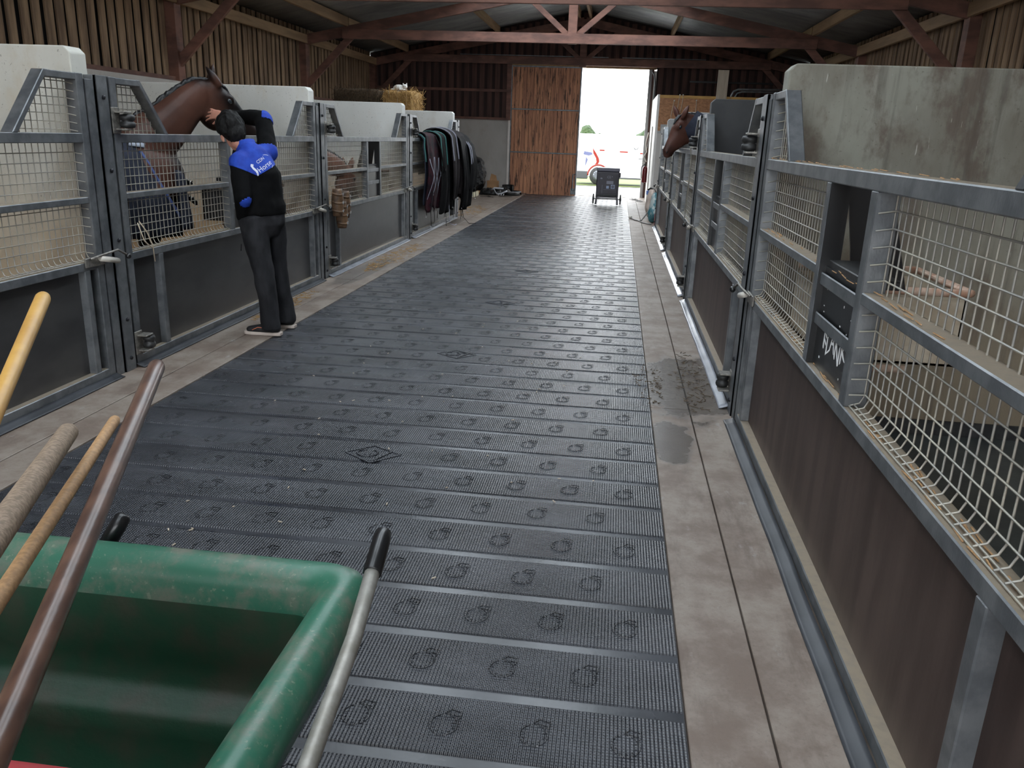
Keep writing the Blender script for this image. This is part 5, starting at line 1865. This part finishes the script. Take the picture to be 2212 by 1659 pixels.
s1 = sack('beige feed sack standing by the last right gate', 'bag_beige', (0.80, 18.75), (0.13, 0.22, 0.50), 1.0)
MB().tube([(0.71, 18.7, 0.50), (0.74, 18.72, 0.535), (0.82, 18.75, 0.53), (0.88, 18.8, 0.50)], (0.02, 0.02), 6).build('rolled_top', 'bag_beige', s1, True)
s2 = sack('teal printed feed sack slumped against the last right gate', 'bag_teal', (0.80, 17.62), (0.10, 0.20, 0.46), 4.0, (0.02, 0.25))
t = thing('carton', 'blue carton on top of the beige feed sack', 'carton', (0.74, 18.95, 0.5))
MB().box(0.67, 0.80, 18.86, 19.04, 0.505, 0.59).build('box', 'blue_print', t, bevel=0.006)
t = thing('bridle', 'black bridle straps lying over the feed sacks', 'strap', (0.84, 18.7, 0.5))
MB().tube([(0.70, 18.85, 0.61), (0.76, 18.8, 0.655), (0.84, 18.7, 0.62), (0.89, 18.62, 0.56), (0.885, 18.60, 0.50)], (0.014, 0.02), 6).build('strap', 'hose', t, True)
MB().tube([(0.80, 18.77, 0.60), (0.86, 18.72, 0.58), (0.89, 18.66, 0.52)], (0.03, 0.03), 6).build('strap', 'hose', t, True)
t = thing('red_pouch', 'small red and orange pouch behind the teal sack', 'pouch', (0.845, 17.29, 0.0))
MB().box(0.82, 0.87, 17.22, 17.36, 0.003, 0.22).build('pouch', 'red_plastic', t, bevel=0.01)
t = thing('extension_cable', 'grey cable with white plug end lying at the edge of the mat', 'cable', (0.5, 18.3, 0.0))
MB().tube([(0.36, 18.35, 0.02), (0.44, 18.0, 0.012), (0.52, 17.85, 0.012), (0.58, 18.0, 0.012), (0.66, 18.2, 0.10), (0.74, 18.3, 0.22)], 0.014, 8).build('cable', 'cord', t, True)
MB().tube([(0.50, 17.9, 0.012), (0.60, 17.45, 0.012), (0.70, 17.25, 0.012), (0.76, 17.2, 0.015)], 0.013, 8).build('cable', 'cord', t, True)
MB().lathe([(0.012, 0), (0.034, 0.015), (0.034, 0.06), (0.015, 0.085)], (0.36, 18.39, 0.03), (-0.5, 0.85, 0.15), 12).build('plug', 'white_nylon', t, True)
t = thing('wire_coils', 'loose tangle of thin wire on the floor right of the wheeled unit', 'wire', (0.58, 24.2, 0.0))
for k in range(9):
    a0 = R.uniform(0, 6)
    c = V((0.45 + 0.032*k, 24.7 - 0.12*k + R.uniform(-0.2, 0.2), 0.01))
    MB().tube([c + V((0.055*math.cos(a0 + q), 0.16*math.sin(a0 + q), 0.004*q)) for q in [i*0.55 for i in range(12)]], 0.006, 5).build('loop', 'black_plastic' if k % 2 else 'cord', t, True)

# ------------------------------------------------------------------ wheeled dark unit before the doorway
ux, uy = -0.245, 22.0
t = thing('wheeled_unit', 'dark boxy appliance on a wheeled frame in front of the open doorway', 'appliance', (ux, uy, 0))
MB().box(ux - 0.295, ux + 0.295, uy - 0.02, uy + 0.46, 0.20, 0.86).build('casing', 'unit', t, bevel=0.025, seg=3)
MB().box(ux - 0.300, ux + 0.300, uy - 0.03, uy + 0.47, 0.86, 0.955).build('lid', 'unit_top', t, bevel=0.02, seg=3)
MB().box(ux - 0.22, ux + 0.25, uy - 0.028, uy - 0.018, 0.30, 0.80).build('rear_panel', 'unit', t, bevel=0.008)
MB().box(ux - 0.28, ux + 0.26, uy - 0.034, uy - 0.02, 0.235, 0.275).build('drain_slot', 'rubber', t)
MB().box(ux - 0.10, ux + 0.22, uy - 0.034, uy - 0.028, 0.40, 0.405).build('seam', 'label_grey', t)
MB().box(ux - 0.14, ux - 0.133, uy - 0.036, uy - 0.028, 0.30, 0.52).build('cord_clip', 'label_grey', t)
MB().box(ux - 0.03, ux + 0.15, uy - 0.033, uy - 0.027, 0.545, 0.625).build('rating_label', 'label_grey', t)
MB().box(ux - 0.03, ux + 0.04, uy - 0.033, uy - 0.027, 0.43, 0.50).build('small_label', 'label_blue', t)
MB().box(ux + 0.09, ux + 0.19, uy - 0.033, uy - 0.027, 0.43, 0.53).build('round_label', 'label_blue', t)
MB().lathe([(0.038, 0), (0.038, 0.004)], (ux + 0.14, uy - 0.033, 0.48), (0, -1, 0), 14).build('label_disc', 'unit_top', t)
text_mb('CE', 0.085, (ux + 0.03, uy - 0.032, 0.72), (1, 0, 0), (0, 0, 1), 0.001).build('mark', 'label_grey', t)
MB().ell((ux + 0.11, uy - 0.03, 0.735), (0.012, 0, 0), (0, 0.004, 0), (0, 0, 0.012), 8, 6).build('rivet', 'label_grey', t, True)
MB().ell((ux - 0.17, uy - 0.03, 0.68), (0.035, 0, 0), (0, 0.008, 0), (0, 0, 0.022), 12, 8).build('socket_cover', 'label_grey', t, True)
MB().box(ux + 0.29, ux + 0.33, uy + 0.0, uy + 0.12, 0.72, 0.84).build('side_handle', 'unit', t, bevel=0.01)
for s in (-1, 1):
    MB().beam((ux + s*0.265, uy + 0.02, 0.24), (ux + s*0.285, uy - 0.02, 0.012), 0.05, 0.05, (0, 1, 0)).build('leg', 'unit', t, bevel=0.006)
    wb_ = MB().lathe([(0.03, -0.018), (0.125, -0.018), (0.135, -0.008), (0.135, 0.008), (0.125, 0.018), (0.03, 0.018)], (ux + s*0.36, uy + 0.30, 0.137), (1, 0, 0), 20)
    wo = wb_.build('wheel', 'rubber', t, True)
    MB().lathe([(0.02, -0.026), (0.045, -0.024), (0.045, 0.024), (0.02, 0.026)], (ux + s*0.36, uy + 0.30, 0.137), (1, 0, 0), 12).build('hub', 'unit_top', wo, True)
MB().tube([(ux - 0.37, uy + 0.30, 0.137), (ux + 0.37, uy + 0.30, 0.137)], 0.012, 8).build('axle', 'steel_dark', t, True)
MB().tube([(ux - 0.27, uy + 0.0, 0.185), (ux + 0.27, uy + 0.0, 0.185)], 0.012, 8).build('cross_bar', 'unit', t, True)

# ------------------------------------------------------------------ heap against the back wall
t = thing('bin_bag', 'black plastic bin bag slumped at the back left wall', 'bag', (-4.20, 24.4, 0))
bb = MB().blobtube([(-4.20, 24.4, 0.14), (-4.18, 24.4, 0.42), (-4.20, 24.42, 0.68), (-4.22, 24.43, 0.86)], [(0.32, 0.32), (0.33, 0.33), (0.26, 0.26), (0.08, 0.08)], 18)
bbm = fuse(bb, 0.03, 2, wrinkle=0.05, wscale=6, seed=5)
mz = min(p.z for p in bbm.v)
bbm.v = [p - V((0, 0, mz - 0.002)) for p in bbm.v]
bbm.build('bag', 'bin_bag', t, True)
MB().tube([(-4.22, 24.43, 0.88), (-4.16, 24.38, 0.98), (-4.09, 24.35, 0.94)], [0.06, 0.05, 0.01], 8).build('tied_neck', 'bin_bag', t, True)
t = thing('cardboard_box', 'open cardboard box with raised flap by the sliding door', 'box', (-3.70, 24.75, 0))
bx0, bx1, by0, by1, bz = -3.86, -3.54, 24.6, 24.9, 0.36
mb = MB().box(bx0, bx1, by0, by0 + 0.008, 0.002, bz).box(bx0, bx1, by1 - 0.008, by1, 0.002, bz).box(bx0, bx0 + 0.008, by0, by1, 0.002, bz).box(bx1 - 0.008, bx1, by0, by1, 0.002, bz).box(bx0, bx1, by0, by1, 0.002, 0.012)
mb.build('carton', 'card', t)
MB().prism([(bx0 + 0.03, by1, bz), (bx1 - 0.06, by1, bz), (bx1 - 0.10, by1 + 0.05, bz + 0.15), (bx0 + 0.07, by1 + 0.06, bz + 0.20)], (0, 0.006, 0)).build('flap', 'card', t)
MB().prism([(bx0, by0, bz), (bx0, by1, bz), (bx0 - 0.15, by1, bz - 0.06), (bx0 - 0.15, by0, bz - 0.06)], (0, 0, 0.006)).build('flap', 'card', t)
t = thing('cardboard_tray', 'torn cardboard piece lying before the bin bag', 'cardboard', (-3.95, 24.05, 0))
MB().box(-4.08, -3.80, 23.95, 24.2, 0.002, 0.10).build('tray', 'card', t, bevel=0.01)
t = thing('tack_heap', 'heap of black leather tack lying before the cardboard box', 'tack', (-3.55, 24.0, 0))
hb_ = MB().ell((-3.62, 24.1, 0.05), (0.42, 0, 0), (0, 0.28, 0), (0, 0, 0.13), 18, 10)
hb_.ell((-3.35, 24.2, 0.08), (0.25, 0, 0), (0, 0.2, 0), (0, 0, 0.14), 14, 9)
hbm = fuse(hb_, 0.025, 2, wrinkle=0.06, wscale=8, seed=9)
hbm.v = [V((p.x, p.y, max(p.z, 0.002))) for p in hbm.v]
hbm.build('straps', 'hose', t, True)
t = thing('white_girth', 'crumpled white webbing straps on the black tack heap', 'strap', (-3.40, 23.85, 0))
for pts in ([(-3.55, 23.88, 0.20), (-3.48, 23.80, 0.10), (-3.42, 23.74, 0.045), (-3.30, 23.76, 0.06), (-3.20, 23.8, 0.11), (-3.14, 23.84, 0.14)], [(-3.60, 23.9, 0.15), (-3.52, 23.85, 0.21), (-3.40, 23.86, 0.20), (-3.26, 23.9, 0.19)]):
    MB().tube(pts, (0.012, 0.030), 6, True, (0, -0.5, 0.8)).build('webbing', 'white_strap', t, True)
for k in range(3):
    MB().tube([(-3.36 + 0.07*k, 23.74, 0.05), (-3.37 + 0.07*k, 23.68, 0.02)], 0.012, 6).build('tab', 'white_strap', t, True)
t = thing('lunge_girth', 'coiled black girth band with grey edge nearest the sliding door', 'strap', (-3.05, 24.3, 0))

def band(pts, hgt, name, mt):
    mb = MB()
    n = len(pts)
    mb.v = [V((p[0], p[1], 0.004 + (p[2] if len(p) > 2 else 0))) for p in pts] + [V((p[0], p[1], hgt + (p[2] if len(p) > 2 else 0))) for p in pts]
    mb.f = [(i, i + 1, n + i + 1, n + i) for i in range(n - 1)]
    return mb.build(name, mt, t, True, solid=0.012)


band([(-3.05 + 0.26*math.cos(a), 24.3 + 0.42*math.sin(a)) for a in [0.3 + 5.6*i/22 for i in range(23)]], 0.11, 'band', 'hose')
band([(-3.24 + 0.17*math.cos(a), 24.75 + 0.25*math.sin(a), 0.02) for a in [-0.6 + 4.5*i/16 for i in range(17)]], 0.24, 'band', 'hose')
band([(-3.05 + 0.268*math.cos(a), 24.3 + 0.43*math.sin(a), 0.09) for a in [3.9 + 2.2*i/12 for i in range(13)]], 0.03, 'edge', 'hose_edge')
t = thing('wooden_offcut', 'cream wooden offcut on the floor by the rugs', 'wood', (-4.0, 23.1, 0))
MB().box(-4.28, -3.98, 22.75, 23.35, 0.002, 0.055).build('block', 'cream_wood', t, bevel=0.005)
MB().box(-3.97, -3.92, 22.72, 23.5, 0.002, 0.13).build('edge', 'cream_wood', t, bevel=0.005)
t = thing('loose_strap', 'thin dark strap lying on the floor before the tack heap', 'strap', (-3.55, 23.1, 0))
MB().tube([(-3.80, 23.05, 0.008), (-3.6, 23.12, 0.010), (-3.42, 22.98, 0.008)], (0.022, 0.006), 6).build('strap', 'hose', t, True)
MB().tube([(-3.62, 23.3, 0.008), (-3.52, 23.12, 0.012)], (0.018, 0.006), 6).build('strap', 'hose', t, True)
t = thing('flat_strap', 'dark strap end lying right of the tack heap', 'strap', (-3.1, 23.4, 0))
MB().tube([(-3.30, 23.3, 0.008), (-3.1, 23.38, 0.008), (-2.95, 23.45, 0.008)], (0.02, 0.006), 6).build('strap', 'hose', t, True)

# ------------------------------------------------------------------ loose straw and dirt on the floor


def litter(name, label, cx, cy, rx, ry, n, mt, ln=(0.03, 0.12), z=0.004, cat='straw'):
    mb = MB()
    for i in range(n):
        r, a = math.sqrt(R.random()), R.uniform(0, 2*PI)
        x, y = cx + rx*r*math.cos(a)*R.uniform(0.6, 1), cy + ry*r*math.sin(a)
        b = R.uniform(0, PI)
        l = R.uniform(*ln)
        zz = z + R.uniform(0, 0.012)*(1 - r)
        mb.beam((x, y, zz), (x + l*math.cos(b), y + l*math.sin(b), zz + R.uniform(-0.001, 0.004)), 0.005, 0.003)
    tag(mb.build(name, mt), label, cat, kind='stuff')


litter('straw_litter', 'loose straw on the left floor edge below the checked rug gate', -3.0, 11.0, 0.20, 1.4, 220, 'straw', (0.03, 0.10))
litter('straw_litter', 'scattered straw on the floor beyond the hanging rugs', -3.3, 18.6, 0.40, 1.5, 240, 'straw', (0.02, 0.09))
litter('straw_litter', 'bits of straw on the floor behind the man', -3.12, 7.4, 0.10, 0.8, 120, 'straw', (0.02, 0.07))
litter('straw_litter', 'straw bits on the ledge below the nearest left gate', -3.31, 5.28, 0.03, 0.05, 40, 'straw', (0.02, 0.05), 0.078)
litter('dirt_litter', 'dark straw and dirt crumbs on the wet patch at the right', 0.64, 5.75, 0.15, 0.8, 130, 'straw_old', (0.010, 0.045), 0.004, 'dirt')
litter('dirt_litter', 'dark dirt crumbs along the right edge of the mat', 0.33, 5.6, 0.13, 0.5, 90, 'straw_old', (0.008, 0.03), 0.003, 'dirt')
litter('straw_litter', 'stray pale straw pieces scattered over the mat', -1.1, 4.5, 1.3, 3.4, 60, 'plank_pale', (0.008, 0.02), -0.005)
lm = MB()
for i in range(150):
    y = Y0 + R.uniform(-3.7, -0.25)
    b = R.uniform(-0.4, 0.4)
    l = R.uniform(0.02, 0.09)
    x = GX_R + R.uniform(0.015, 0.06)
    z = R.choice((0.80, 0.80, 1.199, 1.582)) + R.uniform(0, 0.004)
    if z < 1.0 and 1.68 < (y - Y0 + S) < 2.3 and False:
        continue
    lm.beam((x, y, z), (x + 0.3*l*math.sin(b), y + l*math.cos(b), z + 0.002), 0.004, 0.002)
tag(lm.build('ledge_straw', 'handle_tan'), 'dry straw bits lying on the ledges of the nearest right gate', 'straw', kind='stuff')

# ------------------------------------------------------------------ green wheelbarrow in the left foreground
t = thing('wheelbarrow', 'green plastic tub wheelbarrow with black-gripped tube handles', 'wheelbarrow', (-1.0, 1.2, -0.01))


def rr(x0, x1, y0, y1, r, z, n=5):
    ps = []
    for (cx_, cy_, a0) in ((x1 - r, y1 - r, 0), (x0 + r, y1 - r, PI/2), (x0 + r, y0 + r, PI), (x1 - r, y0 + r, 1.5*PI)):
        for i in range(n + 1):
            a = a0 + PI/2*i/n
            ps.append(V((cx_ + r*math.cos(a), cy_ + r*math.sin(a), z)))
    return ps


# outline rings from the outer lip over the rolled rim and down the inside
XB0, XB1, YB0, YB1 = -1.56, -0.475, 0.80, 1.565
rings = []
for (ins, z) in ((0.004, 0.655), (0.0, 0.685), (0.010, 0.716), (0.032, 0.734), (0.060, 0.734), (0.082, 0.716), (0.092, 0.69), (0.100, 0.645), (0.118, 0.50), (0.124, 0.455), (0.140, 0.435), (0.178, 0.425), (0.192, 0.41), (0.200, 0.37), (0.225, 0.235), (0.25, 0.215)):
    rings.append(rr(XB0 + ins, XB1 - ins, YB0 + ins*0.8, YB1 - ins*1.05, max(0.075 - ins*0.25, 0.03), z, 6))
mb = MB()
nr_ = len(rings[0])
for ring in rings:
    mb.v += ring
for i in range(len(rings) - 1):
    for j in range(nr_):
        q = (j + 1) % nr_
        mb.f.append((i*nr_ + j, i*nr_ + q, (i + 1)*nr_ + q, (i + 1)*nr_ + j))
mb.f.append(tuple((len(rings) - 1)*nr_ + j for j in range(nr_)))
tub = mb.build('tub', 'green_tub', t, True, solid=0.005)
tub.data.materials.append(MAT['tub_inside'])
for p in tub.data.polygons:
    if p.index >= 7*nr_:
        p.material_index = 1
for s, pts in ((1, [(-0.400, 0.60, 0.62), (-0.425, 0.95, 0.66), (-0.442, 1.30, 0.715), (-0.4575, 1.50, 0.768)]), (-1, [(-1.05, 0.62, 0.19), (-1.04, 1.30, 0.19), (-1.10, 1.56, 0.30), (-1.18, 1.59, 0.46), (-1.174, 1.622, 0.656)])):
    MB().tube(pts, 0.0165, 12).build('handle_tube', 'dull_steel', t, True)
    e = V(pts[-1])
    d_ = (V(pts[-1]) - V(pts[-2])).normalized()
    if s < 0:
        d_ = V((0.376, 0.46, 0.81)).normalized()
    g0 = e - d_*0.035
    MB().tube([g0, g0 + d_*0.002, g0 + d_*0.10, g0 + d_*0.125, g0 + d_*0.132], [0.018, 0.0205, 0.0205, 0.019, 0.012], 14).build('grip', 'black_plastic', t, True)
MB().tube([(-0.60, 1.25, 0.205), (-0.58, 1.30, 0.02), (-0.68, 1.30, 0.005)], 0.015, 8).build('leg', 'dull_steel', t, True)
MB().tube([(-1.04, 1.25, 0.19), (-1.04, 1.30, 0.02), (-0.94, 1.30, 0.005)], 0.015, 8).build('leg', 'dull_steel', t, True)
wh = MB().lathe([(0.05, -0.03), (0.15, -0.04), (0.185, -0.025), (0.19, 0), (0.185, 0.025), (0.15, 0.04), (0.05, 0.03)], (-0.95, 0.55, 0.182), (1, 0, 0), 22).build('wheel', 'rubber', t, True)
MB().tube([(-1.06, 0.55, 0.182), (-0.84, 0.55, 0.182)], 0.012, 8).build('axle', 'steel_dark', wh, True)
MB().tube([(-0.40, 0.62, 0.62), (-0.42, 0.50, 0.40), (-0.70, 0.50, 0.182), (-0.85, 0.55, 0.182)], 0.0165, 10).build('fork', 'dull_steel', t, True)
MB().tube([(-1.05, 0.64, 0.19), (-1.06, 0.60, 0.185), (-1.05, 0.55, 0.182)], 0.0165, 10).build('fork', 'dull_steel', t, True)

# red barrow edge nearest the camera, which carries the long tools
t = thing('red_tub', 'red plastic tub rim showing at the bottom left corner', 'tub', (-0.95, 0.35, -0.01))
rings = []
for (ins, z) in ((0.0, 0.800), (0.0, 0.838), (0.012, 0.850), (0.03, 0.850), (0.045, 0.838), (0.05, 0.80), (0.10, 0.42), (0.14, 0.40)):
    rings.append(rr(-1.35 + ins, -0.50 - ins, -0.25 + ins, 0.786 - ins, 0.07, z, 5))
mb = MB()
nr_ = len(rings[0])
for ring in rings:
    mb.v += ring
for i in range(len(rings) - 1):
    for j in range(nr_):
        q = (j + 1) % nr_
        mb.f.append((i*nr_ + j, i*nr_ + q, (i + 1)*nr_ + q, (i + 1)*nr_ + j))
mb.f.append(tuple((len(rings) - 1)*nr_ + j for j in range(nr_)))
mb.build('tub', 'red_plastic', t, True, solid=0.006)
for (x, y) in ((-1.2, -0.1), (-0.65, -0.1), (-1.2, 0.6), (-0.65, 0.6)):
    MB().tube([(x, y, 0.42), (x, y, -0.008)], 0.016, 8).build('leg', 'dull_steel', t, True)

# long tool handles rising from the red tub


def tool(label, mt, a, b, ra, rb, back, head):
    """a: low end in view, b: tip; the shaft goes on backwards past a to the head inside the red tub"""
    a, b = V(a), V(b)
    d_ = (a - b).normalized()
    t = thing('tool_handle', label, 'tool', tuple(a), 'long wooden tool handles')
    tip = b
    pts = [tip, tip + d_*0.006, tip + d_*0.018, tip + d_*0.06, a, a + d_*back]
    MB().tube(pts, [rb*0.55, rb*0.85, rb*1.0, rb, ra, ra], 18).build('shaft', mt, t, True)
    e = a + d_*back
    MB().box(e.x - 0.14, e.x + 0.14, e.y - 0.025, e.y + 0.025, e.z - 0.03, e.z + 0.02).build('head', 'steel_dark' if head == 'steel' else 'handle_tan', t, bevel=0.006)
    return t


tool('thick dark varnished tool handle crossing in front of the green tub', 'handle_dark', (-0.593, 0.641, 1.053), (-0.9595, 1.578, 1.152), 0.0172, 0.0172, 0.75, 'steel')
tool('slim tan tool handle between the grey and the dark one', 'handle_tan', (-0.818, 0.92, 1.018), (-1.130, 1.663, 0.984), 0.0125, 0.0125, 1.0, 'wood')
tool('thick weathered grey tool handle left of the slim tan one', 'handle_grey', (-0.758, 0.862, 1.148), (-1.041, 1.382, 1.064), 0.0185, 0.0185, 0.95, 'wood')
tool('smooth yellow tool handle at the left edge in front of the gate', 'handle_yellow', (-1.174, 1.389, 1.138), (-1.387, 1.815, 1.233), 0.0165, 0.0180, 1.15, 'wood')

# ------------------------------------------------------------------ outside the doorway
yd = MB().box(-30, 30, BACK_Y + 0.2, 31.2, -0.30, -0.02).build('yard_ground', 'yard')
struct(yd)
struct(MB().box(-30, 30, 31.2, 31.32, -0.30, 0.0).build('trim_1', 'kerb'))
struct(MB().box(-40, 40, 31.32, 70, -0.30, -0.01).build('lawn', 'grass'))
struct(MB().box(-30, 30, FRONT_Y - 25, FRONT_Y - 3, -0.30, -0.03).build('yard_front', 'yard'))

vy = 32.0
van = thing('van', 'white van with orange-red stripes parked beyond the doorway', 'van', (-0.2, vy + 0.9, 0))


def vpoly(pts, y0, y1):
    return MB().prism([(x, y0, z) for x, z in pts], (0, y1 - y0, 0))


vpoly([(-1.75, 0.28), (3.15, 0.25), (3.25, 0.6), (3.15, 0.95), (2.55, 1.10), (1.90, 1.72), (1.60, 1.83), (-1.72, 1.86), (-1.82, 1.70), (-1.84, 0.5)], vy, vy + 1.75).build('body', 'van_white', van, bevel=0.05, seg=3)
for (x, y) in ((-0.74, vy + 0.08), (2.45, vy + 0.08), (-0.74, vy + 1.67), (2.45, vy + 1.67)):
    wo = MB().lathe([(0.12, -0.10), (0.30, -0.10), (0.335, -0.07), (0.335, 0.07), (0.30, 0.10), (0.12, 0.10)], (x, y, 0.335), (0, 1, 0), 28).build('wheel', 'tyre', van, True)
    sgn = -1 if y < vy + 0.8 else 1
    MB().lathe([(0.20, 0.0), (0.205, 0.02), (0.12, 0.035), (0.03, 0.03)], (x, y + sgn*0.095, 0.335), (0, sgn, 0), 24).build('hubcap', 'hub', wo, True)
    for k in range(14):
        a = 2*PI*k/14
        c = V((x + 0.165*math.cos(a), y + sgn*0.122, 0.335 + 0.165*math.sin(a)))
        MB().box(c.x - 0.014, c.x + 0.014, c.y - 0.004, c.y + 0.004, c.z - 0.014, c.z + 0.014).build('vent', 'tyre', wo)
MB().tube([(-0.74 + 0.40*math.cos(a), vy + 0.0, 0.335 + 0.40*math.sin(a)) for a in [PI*1.0 - PI*i/16 for i in range(17)]], (0.02, 0.035), 6).build('wheel_arch', 'van_red', van, True)
MB().box(-1.88, -1.14, vy - 0.015, vy + 0.2, 0.20, 0.50).build('bumper', 'van_grey', van, bevel=0.03)
MB().box(0.0, 1.5, vy - 0.01, vy + 0.1, 0.24, 0.30).build('side_skirt', 'van_grey', van, bevel=0.01)
sw = [(-1.00, 1.35), (-0.86, 1.16), (-0.75, 0.98), (-0.72, 0.86), (-0.78, 0.74), (-0.90, 0.72), (-0.83, 0.84), (-0.86, 0.98), (-0.97, 1.15)]
vpoly(sw, vy - 0.006, vy - 0.001).build('red_swoosh', 'van_red', van)
for (x0_, x1_, z) in ((-0.74, -0.55, 1.27), (0.02, 0.33, 1.235), (0.78, 1.0, 1.20)):
    MB().box(x0_, x1_, vy - 0.006, vy - 0.001, z - 0.022, z + 0.028).build('red_dash', 'van_red', van)
text_mb('STRAIT', 0.10, (-0.26, vy - 0.004, 1.26), (1, 0, 0), (0, 0, 1), 0.0005).build('faint_lettering', 'label_grey', van)
vpoly([(-1.32, 1.22), (-1.02, 1.18), (-1.00, 1.10), (-1.14, 1.06), (-1.34, 1.10)], vy - 0.005, vy - 0.001).build('lilac_decal', 'van_lilac', van)
vpoly([(-1.24, 1.02), (-1.16, 0.92), (-1.20, 0.80), (-1.26, 0.66)], vy - 0.005, vy - 0.001).build('lilac_decal', 'van_lilac', van)
MB().tube([(0.62 + 0.075*math.cos(a), vy - 0.006, 1.42 + 0.075*math.sin(a)) for a in [PI*1.0 + PI*i/10 for i in range(11)]], (0.006, 0.014), 6).build('fuel_flap', 'van_grey', van, True)
MB().box(0.74, 0.92, vy - 0.03, vy, 1.00, 1.025).build('door_handle', 'van_grey', van)
MB().tube([(0.06 + 0.03*math.cos(a), vy - 0.006, 0.74 + 0.03*math.sin(a)) for a in [2*PI*i/12 for i in range(13)]], (0.004, 0.008), 6).build('emblem', 'label_grey', van, True)


def bush(label, cx, cy, rx, rz, seed, name='bush'):
    mb = MB().ell((cx, cy, rz*0.9), (rx, 0, 0), (0, rx*0.8, 0), (0, 0, rz), 26, 18)
    m2 = MB()
    m2.f = mb.f
    for p in mb.v:
        n_ = (p - V((cx, cy, rz*0.9))).normalized()
        m2.v.append(p + n_*(0.28*noise.noise(p*1.1 + V((seed, 0, 0))) + 0.14*noise.noise(p*3.0)))
    tag(m2.build(name, 'leaf', None, True), label, 'bush')


bush('rounded green bush left of centre beyond the van', -2.25, 58, 0.62, 1.42, 1.0)
bush('low green bush in the middle beyond the van', -1.35, 60, 0.42, 1.16, 2.0)
bush('green hedge bush at the right beyond the van', 1.55, 59, 0.75, 1.22, 3.0)
hs_ = thing('house', 'pale house with grey slate roof far beyond the van', 'house', (0.3, 66, 0))
MB().box(-0.9, 1.4, 66, 71, -0.01, 1.9).build('wall', 'house_wall', hs_)
MB().prism([(-1.1, 65.8, 1.9), (1.6, 65.8, 1.9), (1.0, 68.5, 2.9), (-0.5, 68.5, 2.9)], (0, 0, 0.08)).build('roof', 'slate', hs_)
MB().box(0.0, 0.5, 65.97, 66.0, 0.9, 1.6).build('window', 'glass_dark', hs_)
